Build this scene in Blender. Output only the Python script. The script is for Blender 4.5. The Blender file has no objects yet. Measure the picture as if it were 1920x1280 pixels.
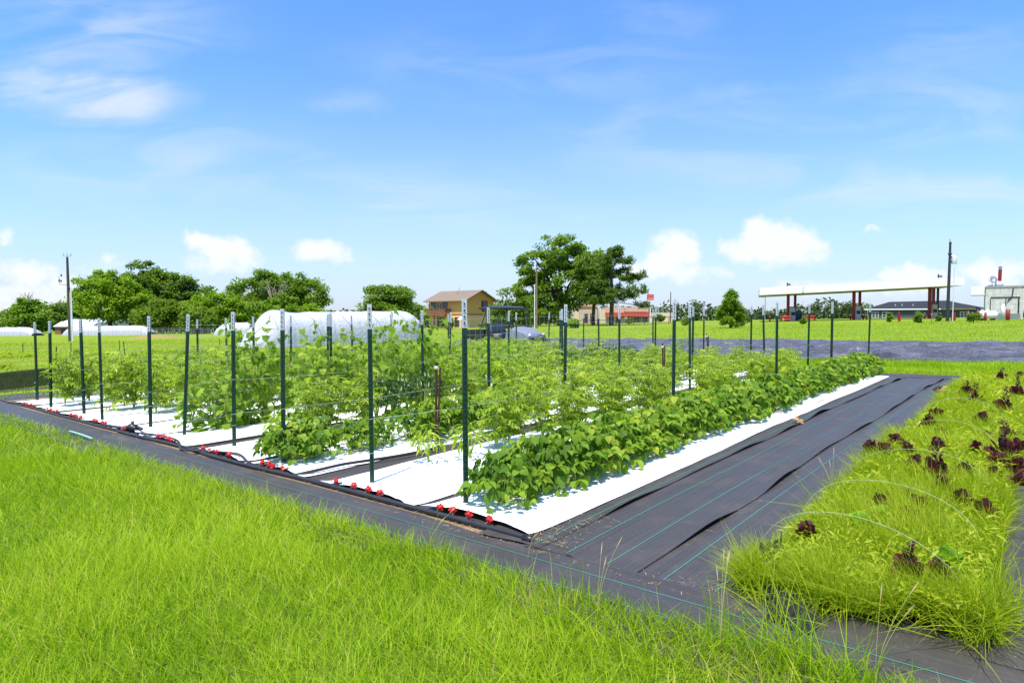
import bpy, math, random
import numpy as np

# ------------------------------------------------------------------ camera, sky, sun, exposure
SC = bpy.context.scene
COL = SC.collection
F = 1190.0          # focal length in pixels of a 1920 px wide frame
YH = 596.0          # row of the level horizon
CH = 1.54           # camera height
SL = 0.0244         # the plot rises gently to the right
PITCH = math.atan((640 - YH) / F)

cam_d = bpy.data.cameras.new("camera")
cam = bpy.data.objects.new("camera", cam_d)
COL.objects.link(cam)
cam.location = (0, 0, CH)
cam.rotation_euler = (math.radians(90) - PITCH, 0, 0)
cam_d.sensor_width = 36.0
cam_d.lens = 36.0 * F / 1920.0
cam_d.clip_start = 0.05
cam_d.clip_end = 6000
SC.camera = cam

SC.view_settings.view_transform = 'Standard'
SC.view_settings.look = 'None'
SC.view_settings.gamma = 1.0
SC.view_settings.exposure = 1.45
SC.cycles.max_bounces = 8
SC.cycles.diffuse_bounces = 4
SC.cycles.transmission_bounces = 6
SC.cycles.transparent_max_bounces = 8
SC.cycles.use_denoising = True

SUN_DIR = np.array([-0.16, -0.34, 0.92]); SUN_DIR /= np.linalg.norm(SUN_DIR)
SUN_EL = math.asin(SUN_DIR[2]); SUN_AZ = math.atan2(SUN_DIR[0], SUN_DIR[1])
sun_d = bpy.data.lights.new("sun", 'SUN')
sun_d.energy = 2.8
sun_d.angle = math.radians(1.5)
sun_d.color = (1.0, 0.95, 0.86)
sun = bpy.data.objects.new("sun", sun_d)
COL.objects.link(sun)
sun.location = (-20, -15, 60)
from mathutils import Vector, Matrix, Euler
sun.rotation_euler = Vector(SUN_DIR).to_track_quat('Z', 'Y').to_euler()

def ray(px, py):
    x = (px - 960) / F; y = -(py - 640) / F
    return np.array([x, math.cos(PITCH) + y * math.sin(PITCH), -math.sin(PITCH) + y * math.cos(PITCH)])

class NT:
    """small node-tree helper"""
    def __init__(s, tree): s.t = tree; s.n = tree.nodes; s.l = tree.links
    def new(s, typ, **kw):
        nd = s.n.new(typ)
        for k, v in kw.items(): setattr(nd, k, v)
        return nd
    def put(s, sock, v):
        if isinstance(v, bpy.types.NodeSocket): s.l.new(v, sock)
        elif v is not None: sock.default_value = v
    def math(s, op, a, b=None, c=None, clamp=False):
        nd = s.new('ShaderNodeMath', operation=op, use_clamp=clamp)
        s.put(nd.inputs[0], a); s.put(nd.inputs[1], b)
        if c is not None: s.put(nd.inputs[2], c)
        return nd.outputs[0]
    def vmath(s, op, a, b=None):
        nd = s.new('ShaderNodeVectorMath', operation=op)
        s.put(nd.inputs[0], a); s.put(nd.inputs[1], b)
        return nd.outputs['Value'] if op in ('LENGTH', 'DOT_PRODUCT') else nd.outputs[0]
    def mapr(s, v, a, b, c=0.0, d=1.0, smooth=False):
        nd = s.new('ShaderNodeMapRange', interpolation_type='SMOOTHSTEP' if smooth else 'LINEAR')
        s.put(nd.inputs[0], v)
        for i, q in enumerate((a, b, c, d)): s.put(nd.inputs[1 + i], q)
        return nd.outputs[0]
    def mix(s, fac, a, b, mode='MIX'):
        nd = s.new('ShaderNodeMix', data_type='RGBA', blend_type=mode)
        s.put(nd.inputs[0], fac); s.put(nd.inputs[6], a); s.put(nd.inputs[7], b)
        return nd.outputs[2]
    def noise(s, vec, scale, detail=4, rough=0.55, dist=0.0):
        nd = s.new('ShaderNodeTexNoise')
        s.put(nd.inputs['Vector'], vec)
        nd.inputs['Scale'].default_value = scale; nd.inputs['Detail'].default_value = detail
        nd.inputs['Roughness'].default_value = rough; nd.inputs['Distortion'].default_value = dist
        return nd.outputs[0]

def c4(c): return (c[0], c[1], c[2], 1.0)

def build_world():
    w = bpy.data.worlds.new("World"); SC.world = w; w.use_nodes = True
    t = NT(w.node_tree); t.n.clear()
    out = t.new('ShaderNodeOutputWorld'); bg = t.new('ShaderNodeBackground')
    sky = t.new('ShaderNodeTexSky'); sky.sky_type = 'NISHITA'
    sky.sun_disc = False; sky.sun_elevation = SUN_EL; sky.sun_rotation = SUN_AZ
    sky.altitude = 100; sky.air_density = 1.0; sky.dust_density = 0.6; sky.ozone_density = 2.0
    d = t.new('ShaderNodeTexCoord').outputs['Generated']
    sep = t.new('ShaderNodeSeparateXYZ'); t.l.new(d, sep.inputs[0])
    ay = t.math('MAXIMUM', t.math('ABSOLUTE', sep.outputs[1]), 0.08)
    gx = t.math('DIVIDE', sep.outputs[0], ay); gz = t.math('DIVIDE', sep.outputs[2], ay)
    comb = t.new('ShaderNodeCombineXYZ'); t.l.new(gx, comb.inputs[0]); t.l.new(gz, comb.inputs[1])
    g = comb.outputs[0]
    # domain warp for ragged outlines
    nw = t.new('ShaderNodeTexNoise'); t.l.new(g, nw.inputs['Vector']); nw.inputs['Scale'].default_value = 22; nw.inputs['Detail'].default_value = 5
    warp = t.vmath('MULTIPLY', t.vmath('SUBTRACT', nw.outputs['Color'], (0.5, 0.5, 0.5)), (0.05, 0.045, 0.0))
    gw = t.vmath('ADD', g, warp)
    def blobs(lst, src, k=1.0):
        acc = None
        for (px, py, rx, ry, st) in lst:
            r = ray(px, py)
            v = t.vmath('SUBTRACT', src, (r[0] / r[1], r[2] / r[1], 0))
            v = t.vmath('MULTIPLY', v, (F / (rx * k), F / (ry * k), 0))
            ln = t.vmath('LENGTH', v)
            q = t.mapr(ln, 0.15, 1.0, st, 0.0, smooth=True)
            acc = q if acc is None else t.math('MAXIMUM', acc, q)
        return acc
    cum = blobs([(415, 468, 60, 34, 1.0), (370, 452, 42, 26, .8), (450, 482, 55, 24, .7), (600, 472, 62, 28, .85), (640, 486, 38, 18, .5),
                 (1270, 466, 52, 40, 1.0), (1245, 490, 62, 34, .85), (1210, 505, 66, 28, .6), (1448, 452, 82, 46, 1.15), (1500, 458, 52, 34, .9),
                 (1400, 470, 56, 36, .8), (1330, 505, 80, 14, .4), (1700, 516, 56, 24, .8), (1740, 524, 70, 18, .6), (1850, 512, 80, 34, .8),
                 (1900, 500, 60, 24, .6), (50, 520, 62, 30, .75), (20, 545, 62, 26, .6), (5, 440, 30, 22, .4), (205, 487, 22, 10, .5),
                 (1640, 434, 50, 10, .25), (180, 500, 60, 18, .35), (-200, 470, 180, 50, .9), (2150, 470, 160, 60, .9), (40, 505, 120, 26, .45), (420, 490, 110, 26, .55), (1250, 505, 110, 30, .6), (1460, 478, 120, 34, .6), (1640, 540, 260, 26, .4), (90, 560, 220, 60, .5)], gw, 1.28)
    n1 = t.noise(g, 30, 7, 0.6)
    cumd = t.math('ADD', cum, t.math('MULTIPLY', t.math('SUBTRACT', n1, 0.5), 1.3))
    cumd = t.math('MULTIPLY', t.mapr(cumd, 0.04, 0.78, 0, 1, smooth=True), t.mapr(cum, 0.0, 0.25, 0, 1, smooth=True))
    # cirrus streaks
    wsp = blobs([(190, 185, 210, 80, .95), (90, 165, 170, 60, .6), (250, 190, 70, 110, .5), (1400, 205, 190, 70, .4), (1700, 365, 420, 60, .55), (1230, 40, 160, 60, .22),
                 (760, 360, 330, 80, .42), (930, 400, 330, 60, .3), (640, 190, 130, 36, .24), (150, 60, 420, 120, .42), (1800, 120, 320, 130, .2), (1500, 330, 360, 60, .3), (300, 300, 420, 120, .35), (1000, 120, 500, 120, .22), (1350, 260, 420, 120, .32), (1750, 220, 380, 130, .3)], gw)
    mp = t.new('ShaderNodeMapping'); t.l.new(g, mp.inputs[0]); mp.inputs['Rotation'].default_value = (0, 0, math.radians(-14)); mp.inputs['Scale'].default_value = (2.2, 9.0, 1)
    n2 = t.noise(mp.outputs[0], 1.6, 5, 0.55, 0.9)
    wis = t.math('MULTIPLY', wsp, t.mapr(n2, 0.34, 0.72, 0, 1, smooth=True))
    haze = t.mapr(gz, 0.0, 0.46, 0.93, 0.0)
    haze = t.math('MULTIPLY', haze, haze)
    # sky colour: the Nishita sky with the camera's strong saturation
    skyc = t.mix(1.0, sky.outputs[0], (0.52, 0.82, 1.12, 1), 'MULTIPLY')
    gm = t.new('ShaderNodeGamma'); t.l.new(skyc, gm.inputs[0]); gm.inputs[1].default_value = 1.0
    mid = t.new('ShaderNodeCombineXYZ'); mid.inputs[0].default_value = 1.0; mid.inputs[2].default_value = 1.0
    t.l.new(t.mapr(gz, 0.12, 0.62, 0.90, 1.0), mid.inputs[1])
    col = t.mix(haze, t.mix(1.0, gm.outputs[0], mid.outputs[0], 'MULTIPLY'), (2.75, 2.93, 3.3, 1))
    col = t.mix(wis, col, (3.4, 3.6, 3.9, 1))
    col = t.mix(t.math('MULTIPLY', cumd, 0.93), col, (3.9, 4.0, 4.1, 1))
    t.l.new(col, bg.inputs[0]); bg.inputs[1].default_value = 0.095
    w.cycles.sampling_method = 'MANUAL'; w.cycles.sample_map_resolution = 256
    t.l.new(bg.outputs[0], out.inputs[0])
build_world()

# ------------------------------------------------------------------ helpers
rng = np.random.default_rng(7)
random.seed(7)

def sstep(a, b, x):
    t = np.clip((x - a) / (b - a), 0, 1); return t * t * (3 - 2 * t)

def T(x, y):
    """terrain height"""
    x = np.asarray(x, float); y = np.asarray(y, float)
    ax = np.abs(x); lim = np.where(ax < 40, ax, 40 + 32 * np.tanh((ax - 40) / 32))
    z = SL * np.sign(x) * lim
    return z - 3.6 * sstep(90, 450, y)

def G(px, py, dz=0.0):
    """point of the ground plane seen at a pixel of the photograph"""
    d = ray(px, py); t = (CH - dz) / (SL * d[0] - d[2])
    return np.array([t * d[0], t * d[1], CH + t * d[2]])

def AT(px, Y):
    x = (px - 960) / F * Y
    return Vector((x, Y, float(T(x, Y))))

U = np.array([0.6435, 0.7654]); V = np.array([-0.7666, 0.6422]); O = np.array([-0.3727, 4.9863])
U /= np.linalg.norm(U); V = np.array([-U[1], U[0]])
def PUV(u, v, h=0.0):
    q = O + U * u + V * v
    return np.array([q[0], q[1], float(T(q[0], q[1])) + h])
def PUVa(u, v, h):
    x = O[0] + U[0] * u + V[0] * v; y = O[1] + U[1] * u + V[1] * v
    return np.stack([x, y, T(x, y) + h], -1)
def UV(p):
    q = np.array(p[:2]) - O; return float(q @ U), float(q @ V)
ROW_ANG = math.atan2(U[1], U[0])

def tag(o, label=None, cat=None, group=None, kind=None):
    if label: o['label'] = label
    if cat: o['category'] = cat
    if group: o['group'] = group
    if kind: o['kind'] = kind
    return o

def empty(name, loc, rz=0.0, label=None, cat=None, group=None, scale=None, rot=None):
    o = bpy.data.objects.new(name, None); COL.objects.link(o)
    o.location = loc; o.rotation_euler = rot if rot else (0, 0, rz)
    o.empty_display_size = 0.2
    if scale: o.scale = scale if hasattr(scale, '__len__') else (scale,) * 3
    return tag(o, label, cat, group)

def link_mesh(name, me, mat, parent=None):
    o = bpy.data.objects.new(name, me); COL.objects.link(o)
    if mat is not None and not me.materials: me.materials.append(mat)
    if parent is not None: o.parent = parent
    return o

def npmesh(name, Vt, Fq, tint=None, smooth=True):
    """mesh from numpy arrays, Fq (n,4) or (n,3)"""
    Vt = np.ascontiguousarray(Vt, np.float32); Fq = np.ascontiguousarray(Fq, np.int32)
    me = bpy.data.meshes.new(name); k = Fq.shape[1]
    me.vertices.add(len(Vt)); me.vertices.foreach_set('co', Vt.ravel())
    me.loops.add(Fq.size); me.loops.foreach_set('vertex_index', Fq.ravel())
    me.polygons.add(len(Fq)); me.polygons.foreach_set('loop_start', np.arange(0, Fq.size, k, dtype=np.int32))
    try: me.polygons.foreach_set('loop_total', np.full(len(Fq), k, np.int32))
    except Exception: pass
    me.polygons.foreach_set('use_smooth', np.full(len(Fq), smooth, bool))
    if tint is not None:
        a = me.attributes.new('tint', 'FLOAT', 'POINT'); a.data.foreach_set('value', np.ascontiguousarray(tint, np.float32))
    me.update(calc_edges=True)
    return me

def grid_faces(n, m):
    i = np.arange(n - 1)[:, None] * m + np.arange(m - 1)[None, :]
    i = i.ravel(); return np.stack([i, i + 1, i + m + 1, i + m], -1)

class MB:
    """collects boxes, tubes and sheets into ONE mesh"""
    def __init__(s): s.v = []; s.f = []; s.sm = []
    def add(s, vs, fs, smooth=False):
        b = len(s.v); s.v += [tuple(map(float, p)) for p in vs]; s.f += [tuple(b + i for i in f) for f in fs]; s.sm += [smooth] * len(fs); return s
    def box(s, x0, x1, y0, y1, z0, z1, M=None):
        vs = [Vector((x, y, z)) for z in (z0, z1) for y in (y0, y1) for x in (x0, x1)]
        if M is not None: vs = [M @ p for p in vs]
        return s.add(vs, [(0, 2, 3, 1), (4, 5, 7, 6), (0, 1, 5, 4), (2, 6, 7, 3), (0, 4, 6, 2), (1, 3, 7, 5)])
    def cbox(s, c, sx, sy, sz, M=None):
        return s.box(c[0] - sx / 2, c[0] + sx / 2, c[1] - sy / 2, c[1] + sy / 2, c[2] - sz / 2, c[2] + sz / 2, M)
    def tube(s, pts, r, n=8, cap=True, smooth=True):
        pts = [Vector(p) for p in pts]; rs = r if hasattr(r, '__len__') else [r] * len(pts)
        vs = []; fs = []; up = Vector((0, 0, 1)); prev = None
        for i, p in enumerate(pts):
            a = pts[max(i - 1, 0)]; b = pts[min(i + 1, len(pts) - 1)]; d = (b - a)
            if d.length < 1e-9: d = Vector((0, 0, 1))
            d.normalize()
            if prev is None:
                ref = up if abs(d.z) < 0.9 else Vector((1, 0, 0)); x = d.cross(ref).normalized()
            else:
                x = prev - d * prev.dot(d)
                x = x.normalized() if x.length > 1e-6 else d.orthogonal().normalized()
            prev = x; y = d.cross(x)
            for k in range(n):
                t = 2 * math.pi * k / n; vs.append(p + (x * math.cos(t) + y * math.sin(t)) * rs[i])
        for i in range(len(pts) - 1):
            for k in range(n):
                k2 = (k + 1) % n; fs.append((i * n + k, i * n + k2, (i + 1) * n + k2, (i + 1) * n + k))
        s.add(vs, fs, smooth)
        if cap:
            s.add(vs[:n], [tuple(range(n - 1, -1, -1))]); s.add(vs[-n:], [tuple(range(n))])
        return s
    def lathe(s, prof, c=(0, 0, 0), n=16, M=None, smooth=True):
        """prof = [(r, z)]"""
        vs = [];
        for r, z in prof:
            for k in range(n):
                t = 2 * math.pi * k / n; p = Vector((c[0] + r * math.cos(t), c[1] + r * math.sin(t), c[2] + z)); vs.append(M @ p if M is not None else p)
        fs = [(i * n + k, i * n + (k + 1) % n, (i + 1) * n + (k + 1) % n, (i + 1) * n + k) for i in range(len(prof) - 1) for k in range(n)]
        return s.add(vs, fs, smooth)
    def prism(s, poly, y0, y1, M=None):
        """poly in (x,z), extruded along y"""
        n = len(poly); vs = [Vector((x, y0, z)) for x, z in poly] + [Vector((x, y1, z)) for x, z in poly]
        if M is not None: vs = [M @ p for p in vs]
        return s.add(vs, [tuple(range(n)), tuple(range(2 * n - 1, n - 1, -1))] + [(i, n + i, n + (i + 1) % n, (i + 1) % n) for i in range(n)])
    def mesh(s, name):
        me = bpy.data.meshes.new(name); me.from_pydata(s.v, [], s.f)
        me.polygons.foreach_set('use_smooth', s.sm); me.update(); return me
    def build(s, name, mat, parent=None, bevel=0.0):
        o = link_mesh(name, s.mesh(name), mat, parent)
        if bevel:
            b = o.modifiers.new('edge', 'BEVEL'); b.width = bevel; b.segments = 2; b.limit_method = 'ANGLE'; b.angle_limit = math.radians(40)
        return o

def copy_tree(o, parent=None):
    c = o.copy(); COL.objects.link(c)
    if parent is not None: c.parent = parent
    for ch in [q for q in o.children]: copy_tree(ch, c)
    return c

# ------------------------------------------------------------------ materials
def mat(name, c1, c2=None, rough=0.6, spec=0.3, metal=0.0, nscale=8.0, bump=0.0, bscale=40.0, ndetail=5, stretch=None, coord='Object', coat=0.0):
    m = bpy.data.materials.new(name); m.use_nodes = True
    t = NT(m.node_tree); b = t.n['Principled BSDF']
    b.inputs['Roughness'].default_value = rough; b.inputs['Metallic'].default_value = metal
    b.inputs['Specular IOR Level'].default_value = spec
    if coat: b.inputs['Coat Weight'].default_value = coat; b.inputs['Coat Roughness'].default_value = 0.15
    vec = t.new('ShaderNodeTexCoord').outputs[coord]
    if stretch:
        mp = t.new('ShaderNodeMapping'); t.l.new(vec, mp.inputs[0]); mp.inputs['Scale'].default_value = stretch[:3]
        if len(stretch) > 3: mp.inputs['Rotation'].default_value = (0, 0, stretch[3])
        vec = mp.outputs[0]
    c2 = c2 or tuple(q * 0.8 for q in c1)
    n = t.noise(vec, nscale, ndetail, 0.6)
    t.l.new(t.mix(t.mapr(n, 0.3, 0.7), c4(c1), c4(c2)), b.inputs['Base Color'])
    if bump:
        bp = t.new('ShaderNodeBump'); bp.inputs['Strength'].default_value = 1.0; bp.inputs['Distance'].default_value = bump
        t.l.new(t.noise(vec, bscale, 4, 0.6), bp.inputs['Height']); t.l.new(bp.outputs[0], b.inputs['Normal'])
    return m

def leaf_mat(name, cols, trans=0.35, rough=0.45, spec=0.3, obj_var=0.0, tcol=None, veins=False):
    """cols: colours over the random per-leaf value 'tint' (each leaf has its own fixed colour)"""
    m = bpy.data.materials.new(name); m.use_nodes = True
    t = NT(m.node_tree); b = t.n['Principled BSDF']; out = t.n['Material Output']
    a = t.new('ShaderNodeAttribute'); a.attribute_name = 'tint'
    r = t.new('ShaderNodeValToRGB'); t.l.new(a.outputs['Fac'], r.inputs[0])
    el = r.color_ramp.elements
    while len(el) < len(cols): el.new(0.5)
    for i, c in enumerate(cols): el[i].position = i / (len(cols) - 1); el[i].color = c4(c)
    col = r.outputs[0]
    if obj_var:
        oi = t.new('ShaderNodeObjectInfo')
        hs = t.new('ShaderNodeHueSaturation'); t.l.new(col, hs.inputs['Color'])
        t.l.new(t.mapr(oi.outputs['Random'], 0, 1, 1 - obj_var, 1 + obj_var), hs.inputs['Value'])
        t.l.new(t.mapr(oi.outputs['Random'], 0, 1, 0.5 + obj_var * 0.06, 0.5 - obj_var * 0.06), hs.inputs['Hue'])
        col = hs.outputs[0]
    if veins:
        av = t.new('ShaderNodeAttribute'); av.attribute_name = 'leaf_xy'
        sx = t.new('ShaderNodeSeparateXYZ'); t.l.new(av.outputs['Vector'], sx.inputs[0])
        ax = t.math('ABSOLUTE', sx.outputs[0])
        mid = t.mapr(ax, .0, .045, 1, 0)
        w = t.math('SINE', t.math('MULTIPLY', t.math('SUBTRACT', sx.outputs[1], t.math('MULTIPLY', ax, .75)), 44))
        side = t.mapr(w, .55, 1.0, 0, .7)
        vn = t.math('MAXIMUM', mid, side)
        col = t.mix(t.math('MULTIPLY', vn, .38), col, (.30, .42, .09, 1))
        p = t.new('ShaderNodeNewGeometry').outputs['Position']
        col = t.mix(t.mapr(t.noise(p, 55, 4, .6), .42, .75, 0, .45), col, t.mix(1.0, col, (.62, .68, .55, 1), 'MULTIPLY'))
        bp = t.new('ShaderNodeBump'); bp.inputs['Distance'].default_value = .004; bp.inputs['Strength'].default_value = .8; t.l.new(t.math('SUBTRACT', 1.0, vn), bp.inputs['Height'])
        t.l.new(bp.outputs[0], b.inputs['Normal'])
    t.l.new(col, b.inputs['Base Color']); b.inputs['Roughness'].default_value = rough; b.inputs['Specular IOR Level'].default_value = spec
    tr = t.new('ShaderNodeBsdfTranslucent')
    t.l.new(t.mix(1.0, col, c4(tcol or (1.15, 1.25, 0.5)), 'MULTIPLY'), tr.inputs[0])
    mx = t.new('ShaderNodeMixShader'); mx.inputs[0].default_value = trans
    t.l.new(b.outputs[0], mx.inputs[1]); t.l.new(tr.outputs[0], mx.inputs[2]); t.l.new(mx.outputs[0], out.inputs[0])
    return m

M = {}
M['grass'] = leaf_mat('lawn_blades', [(.10, .20, .006), (.23, .37, .010), (.35, .485, .016), (.46, .56, .03), (.56, .46, .15)], .52, .55, .15)
M['weeds'] = leaf_mat('weedy_blades', [(.12, .20, .008), (.24, .35, .012), (.35, .44, .016), (.44, .50, .03), (.50, .44, .10)], .5, .5, .2)
M['bean'] = leaf_mat('bean_leaf', [(.055, .13, .010), (.12, .24, .014), (.21, .345, .020), (.34, .46, .035), (.55, .52, .07)], .44, .5, .25, .14, None, True)
M['tomato'] = leaf_mat('tomato_leaf', [(.11, .19, .012), (.23, .33, .018), (.35, .45, .028), (.50, .57, .08)], .54, .45, .35, .12)
M['cucumber'] = leaf_mat('cucumber_leaf', [(.10, .20, .012), (.18, .31, .015), (.26, .39, .024), (.36, .48, .04)], .5, .5, .25, .1, None, True)
M['pepper'] = leaf_mat('pepper_leaf', [(.018, .055, .008), (.035, .085, .010), (.06, .12, .015), (.09, .16, .02)], .3, .35, .5, .1)
M['stem'] = mat('green_stem', (.30, .40, .06), (.20, .30, .04), .5)
M['redleaf'] = leaf_mat('purple_lettuce_leaf', [(.045, .018, .018), (.09, .022, .028), (.15, .035, .038), (.12, .13, .025)], .35, .5, .3, .1, (1.3, .6, .6))
M['palelettuce'] = leaf_mat('pale_lettuce_leaf', [(.26, .44, .03), (.36, .54, .05), (.46, .60, .09)], .45, .45, .3)
M['oak'] = leaf_mat('oak_leaves', [(.12, .205, .025), (.18, .275, .032), (.24, .335, .04)], .6, .5, .3)
M['oakdark'] = leaf_mat('dark_tree_leaves', [(.10, .175, .026), (.15, .235, .032), (.20, .29, .04)], .6, .5, .3)
M['bright'] = leaf_mat('bright_tree_leaves', [(.14, .25, .012), (.21, .33, .016), (.29, .41, .024)], .5, .5, .25)
M['pine'] = leaf_mat('pine_needles', [(.075, .135, .024), (.115, .18, .03), (.16, .225, .038)], .48, .55, .25)
M['conifer'] = leaf_mat('cypress_needles', [(.11, .20, .014), (.17, .28, .02), (.24, .35, .03)], .48, .5, .25)
M['olive'] = leaf_mat('olive_leaves', [(.11, .185, .016), (.16, .24, .02), (.22, .30, .028)], .48, .5, .25)
M['farwood'] = leaf_mat('far_wood_leaves', [(.045, .075, .022), (.065, .10, .028), (.09, .125, .036)], .2, .6, .2)
M['bark'] = mat('bark', (.10, .075, .055), (.06, .045, .035), .9, .2, nscale=4, bump=.03, bscale=10, stretch=(3, 3, .6))
M['deadwood'] = mat('bare_branches', (.30, .25, .18), (.22, .18, .13), .9)
M['white_fab'] = mat('white_ground_cover', (.84, .84, .83), (.78, .78, .78), .6, .25, nscale=3, bump=.004, bscale=26)
def sheet_specks():
    m = M['white_fab']; t = NT(m.node_tree); b = t.n['Principled BSDF']; src = b.inputs['Base Color'].links[0].from_socket
    p = t.new('ShaderNodeNewGeometry').outputs['Position']
    sp = t.math('MULTIPLY', t.mapr(t.noise(p, 34, 3, .6), .70, .76), t.mapr(t.noise(p, 2.3, 3, .5), .50, .62))
    cr = t.mapr(t.noise(p, 1.2, 5, .6), .5, .8, 0, .25)
    c = t.mix(cr, src, (.62, .60, .57, 1)); c = t.mix(t.math('MULTIPLY', sp, .8), c, (.16, .12, .08, 1))
    t.l.new(c, b.inputs['Base Color'])
sheet_specks()
M['tunnel'] = mat('white_row_cover', (.48, .48, .52), (.42, .42, .47), .75, .15, nscale=2.5, bump=.05, bscale=5)
M['postgreen'] = mat('green_post_paint', (.004, .028, .014), (.006, .038, .019), .45, .4, nscale=30, stretch=(1, 1, .2))
M['posttip'] = mat('galvanised_tip', (.60, .61, .63), (.42, .43, .46), .45, .5, .35, nscale=60)
def tip_holes():
    m = M['posttip']; t = NT(m.node_tree); b = t.n['Principled BSDF']; src = b.inputs['Base Color'].links[0].from_socket
    sp = t.new('ShaderNodeSeparateXYZ'); t.l.new(t.new('ShaderNodeTexCoord').outputs['Object'], sp.inputs[0])
    fz = t.math('FRACT', t.math('MULTIPLY', t.math('SUBTRACT', sp.outputs[2], 1.485), 20.0))
    k = t.math('MULTIPLY', t.math('LESS_THAN', t.math('ABSOLUTE', sp.outputs[0]), .006), t.math('LESS_THAN', t.math('ABSOLUTE', t.math('SUBTRACT', fz, .5)), .17))
    t.l.new(t.mix(k, src, (.03, .03, .035, 1)), b.inputs['Base Color'])
tip_holes()
M['rust'] = mat('rusty_steel', (.07, .028, .014), (.03, .016, .012), .8, .3, nscale=25)
M['twine'] = mat('white_twine', (.55, .55, .52), None, .7)
M['poly'] = mat('black_poly_pipe', (.022, .022, .026), (.035, .034, .036), .42, .45, nscale=12)
M['redvalve'] = mat('red_plastic', (.62, .022, .016), (.50, .016, .014), .35, .5)
M['blackplastic'] = mat('black_plastic', (.015, .015, .017), None, .4, .5)
M['hoopwire'] = mat('dull_hoop_wire', (.50, .54, .40), (.34, .40, .24), .6, nscale=3)
M['mint'] = mat('mint_flat_hose', (.22, .50, .36), (.30, .56, .42), .6)
M['soil'] = mat('tan_sandy_soil', (.36, .25, .14), (.20, .13, .075), .95, .1, nscale=9, bump=.02, bscale=60)
M['straw'] = mat('straw_bits', (.38, .30, .14), (.28, .21, .10), .8)
M['woodpole'] = mat('weathered_pole_wood', (.11, .075, .05), (.065, .046, .034), .9, .2, nscale=6, stretch=(2, 2, .2))
M['woodpolelight'] = mat('pale_pole_wood', (.24, .16, .10), (.17, .115, .075), .9, .2, nscale=6, stretch=(2, 2, .2))
M['pvc'] = mat('white_conduit', (.78, .78, .78), (.68, .68, .68), .5)
M['grey_metal'] = mat('grey_metal', (.30, .31, .33), (.22, .23, .25), .4, .5, .5)
M['lightgrey'] = mat('light_grey_paint', (.62, .64, .66), (.52, .54, .56), .5)
M['dark'] = mat('dark_metal', (.025, .025, .028), (.04, .04, .045), .5)
M['glass'] = mat('dark_window_glass', (.02, .024, .03), (.03, .035, .045), .06, .6)
M['redpaint'] = mat('red_paint', (.30, .018, .018), (.20, .014, .016), .45, nscale=3)
M['orange'] = mat('orange_red_barrier', (.55, .07, .02), (.42, .045, .018), .5)
M['whitepaint'] = mat('off_white_paint', (.80, .79, .76), (.70, .69, .66), .5, nscale=.6)

def ground_material():
    m = bpy.data.materials.new('meadow_grass'); m.use_nodes = True
    t = NT(m.node_tree); b = t.n['Principled BSDF']
    p = t.new('ShaderNodeNewGeometry').outputs['Position']
    n1 = t.noise(p, .35, 5, .6); n2 = t.noise(p, 6, 5, .65); n3 = t.noise(p, .06, 3, .5)
    c = t.mix(t.mapr(n2, .3, .7), (.14, .20, .012, 1), (.235, .305, .018, 1))
    c = t.mix(t.mapr(n1, .45, .75, 0, .55), c, (.25, .31, .02, 1))
    c = t.mix(t.mapr(n3, .45, .7, 0, .35), c, (.13, .22, .010, 1))
    mp = t.new('ShaderNodeMapping'); t.l.new(p, mp.inputs[0]); mp.vector_type = 'TEXTURE'; mp.inputs['Rotation'].default_value = (0, 0, .06); mp.inputs['Scale'].default_value = (26, 1.7, 1)
    n4 = t.noise(mp.outputs[0], 1.0, 4, .6)
    c = t.mix(t.mapr(n4, .46, .66, 0, .55), c, (.10, .16, .012, 1))
    c = t.mix(t.mapr(t.noise(p, .9, 6, .7), .60, .74, 0, .6), c, (.27, .24, .06, 1))
    t.l.new(c, b.inputs['Base Color']); b.inputs['Roughness'].default_value = .9; b.inputs['Specular IOR Level'].default_value = .1
    bp = t.new('ShaderNodeBump'); bp.inputs['Distance'].default_value = .06; t.l.new(n2, bp.inputs['Height']); t.l.new(bp.outputs[0], b.inputs['Normal'])
    return m
M['ground'] = ground_material()

def fabric_material(name, ang, c1=(.040, .034, .030), c2=(.062, .053, .048), dusty=0.0):
    """woven black landscape fabric: fine threads and dusty streaks along the roll"""
    m = bpy.data.materials.new(name); m.use_nodes = True
    t = NT(m.node_tree); b = t.n['Principled BSDF']
    p = t.new('ShaderNodeNewGeometry').outputs['Position']
    mp = t.new('ShaderNodeMapping'); t.l.new(p, mp.inputs[0])
    mp.vector_type = 'TEXTURE'; mp.inputs['Rotation'].default_value = (0, 0, ang); mp.inputs['Scale'].default_value = (2.2, .022, 1)
    n1 = t.noise(mp.outputs[0], 1.0, 4, .6)
    n2 = t.noise(p, 2.2, 6, .6); n3 = t.noise(p, 160, 2, .6)
    c = t.mix(t.mapr(n1, .3, .7), c4(c1), c4(c2))
    c = t.mix(t.mapr(n2, .5, .8, 0, .5), c, (.095, .082, .070, 1))
    if dusty:
        n4 = t.noise(p, 22, 5, .75)
        c = t.mix(t.math('MULTIPLY', t.mapr(n4, .60, .70), dusty), c, (.34, .25, .16, 1))
    t.l.new(c, b.inputs['Base Color'])
    t.l.new(t.mapr(n2, .3, .7, .42, .62), b.inputs['Roughness']); b.inputs['Specular IOR Level'].default_value = .5
    bp = t.new('ShaderNodeBump'); bp.inputs['Distance'].default_value = .0035; bp.inputs['Strength'].default_value = .7
    t.l.new(t.math('ADD', n1, t.math('MULTIPLY', n3, .35)), bp.inputs['Height']); t.l.new(bp.outputs[0], b.inputs['Normal'])
    return m
M['fabU'] = fabric_material('black_fabric_along_rows', ROW_ANG, dusty=.16)
M['fabUd'] = fabric_material('dusty_black_fabric', ROW_ANG, dusty=.55)
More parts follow.
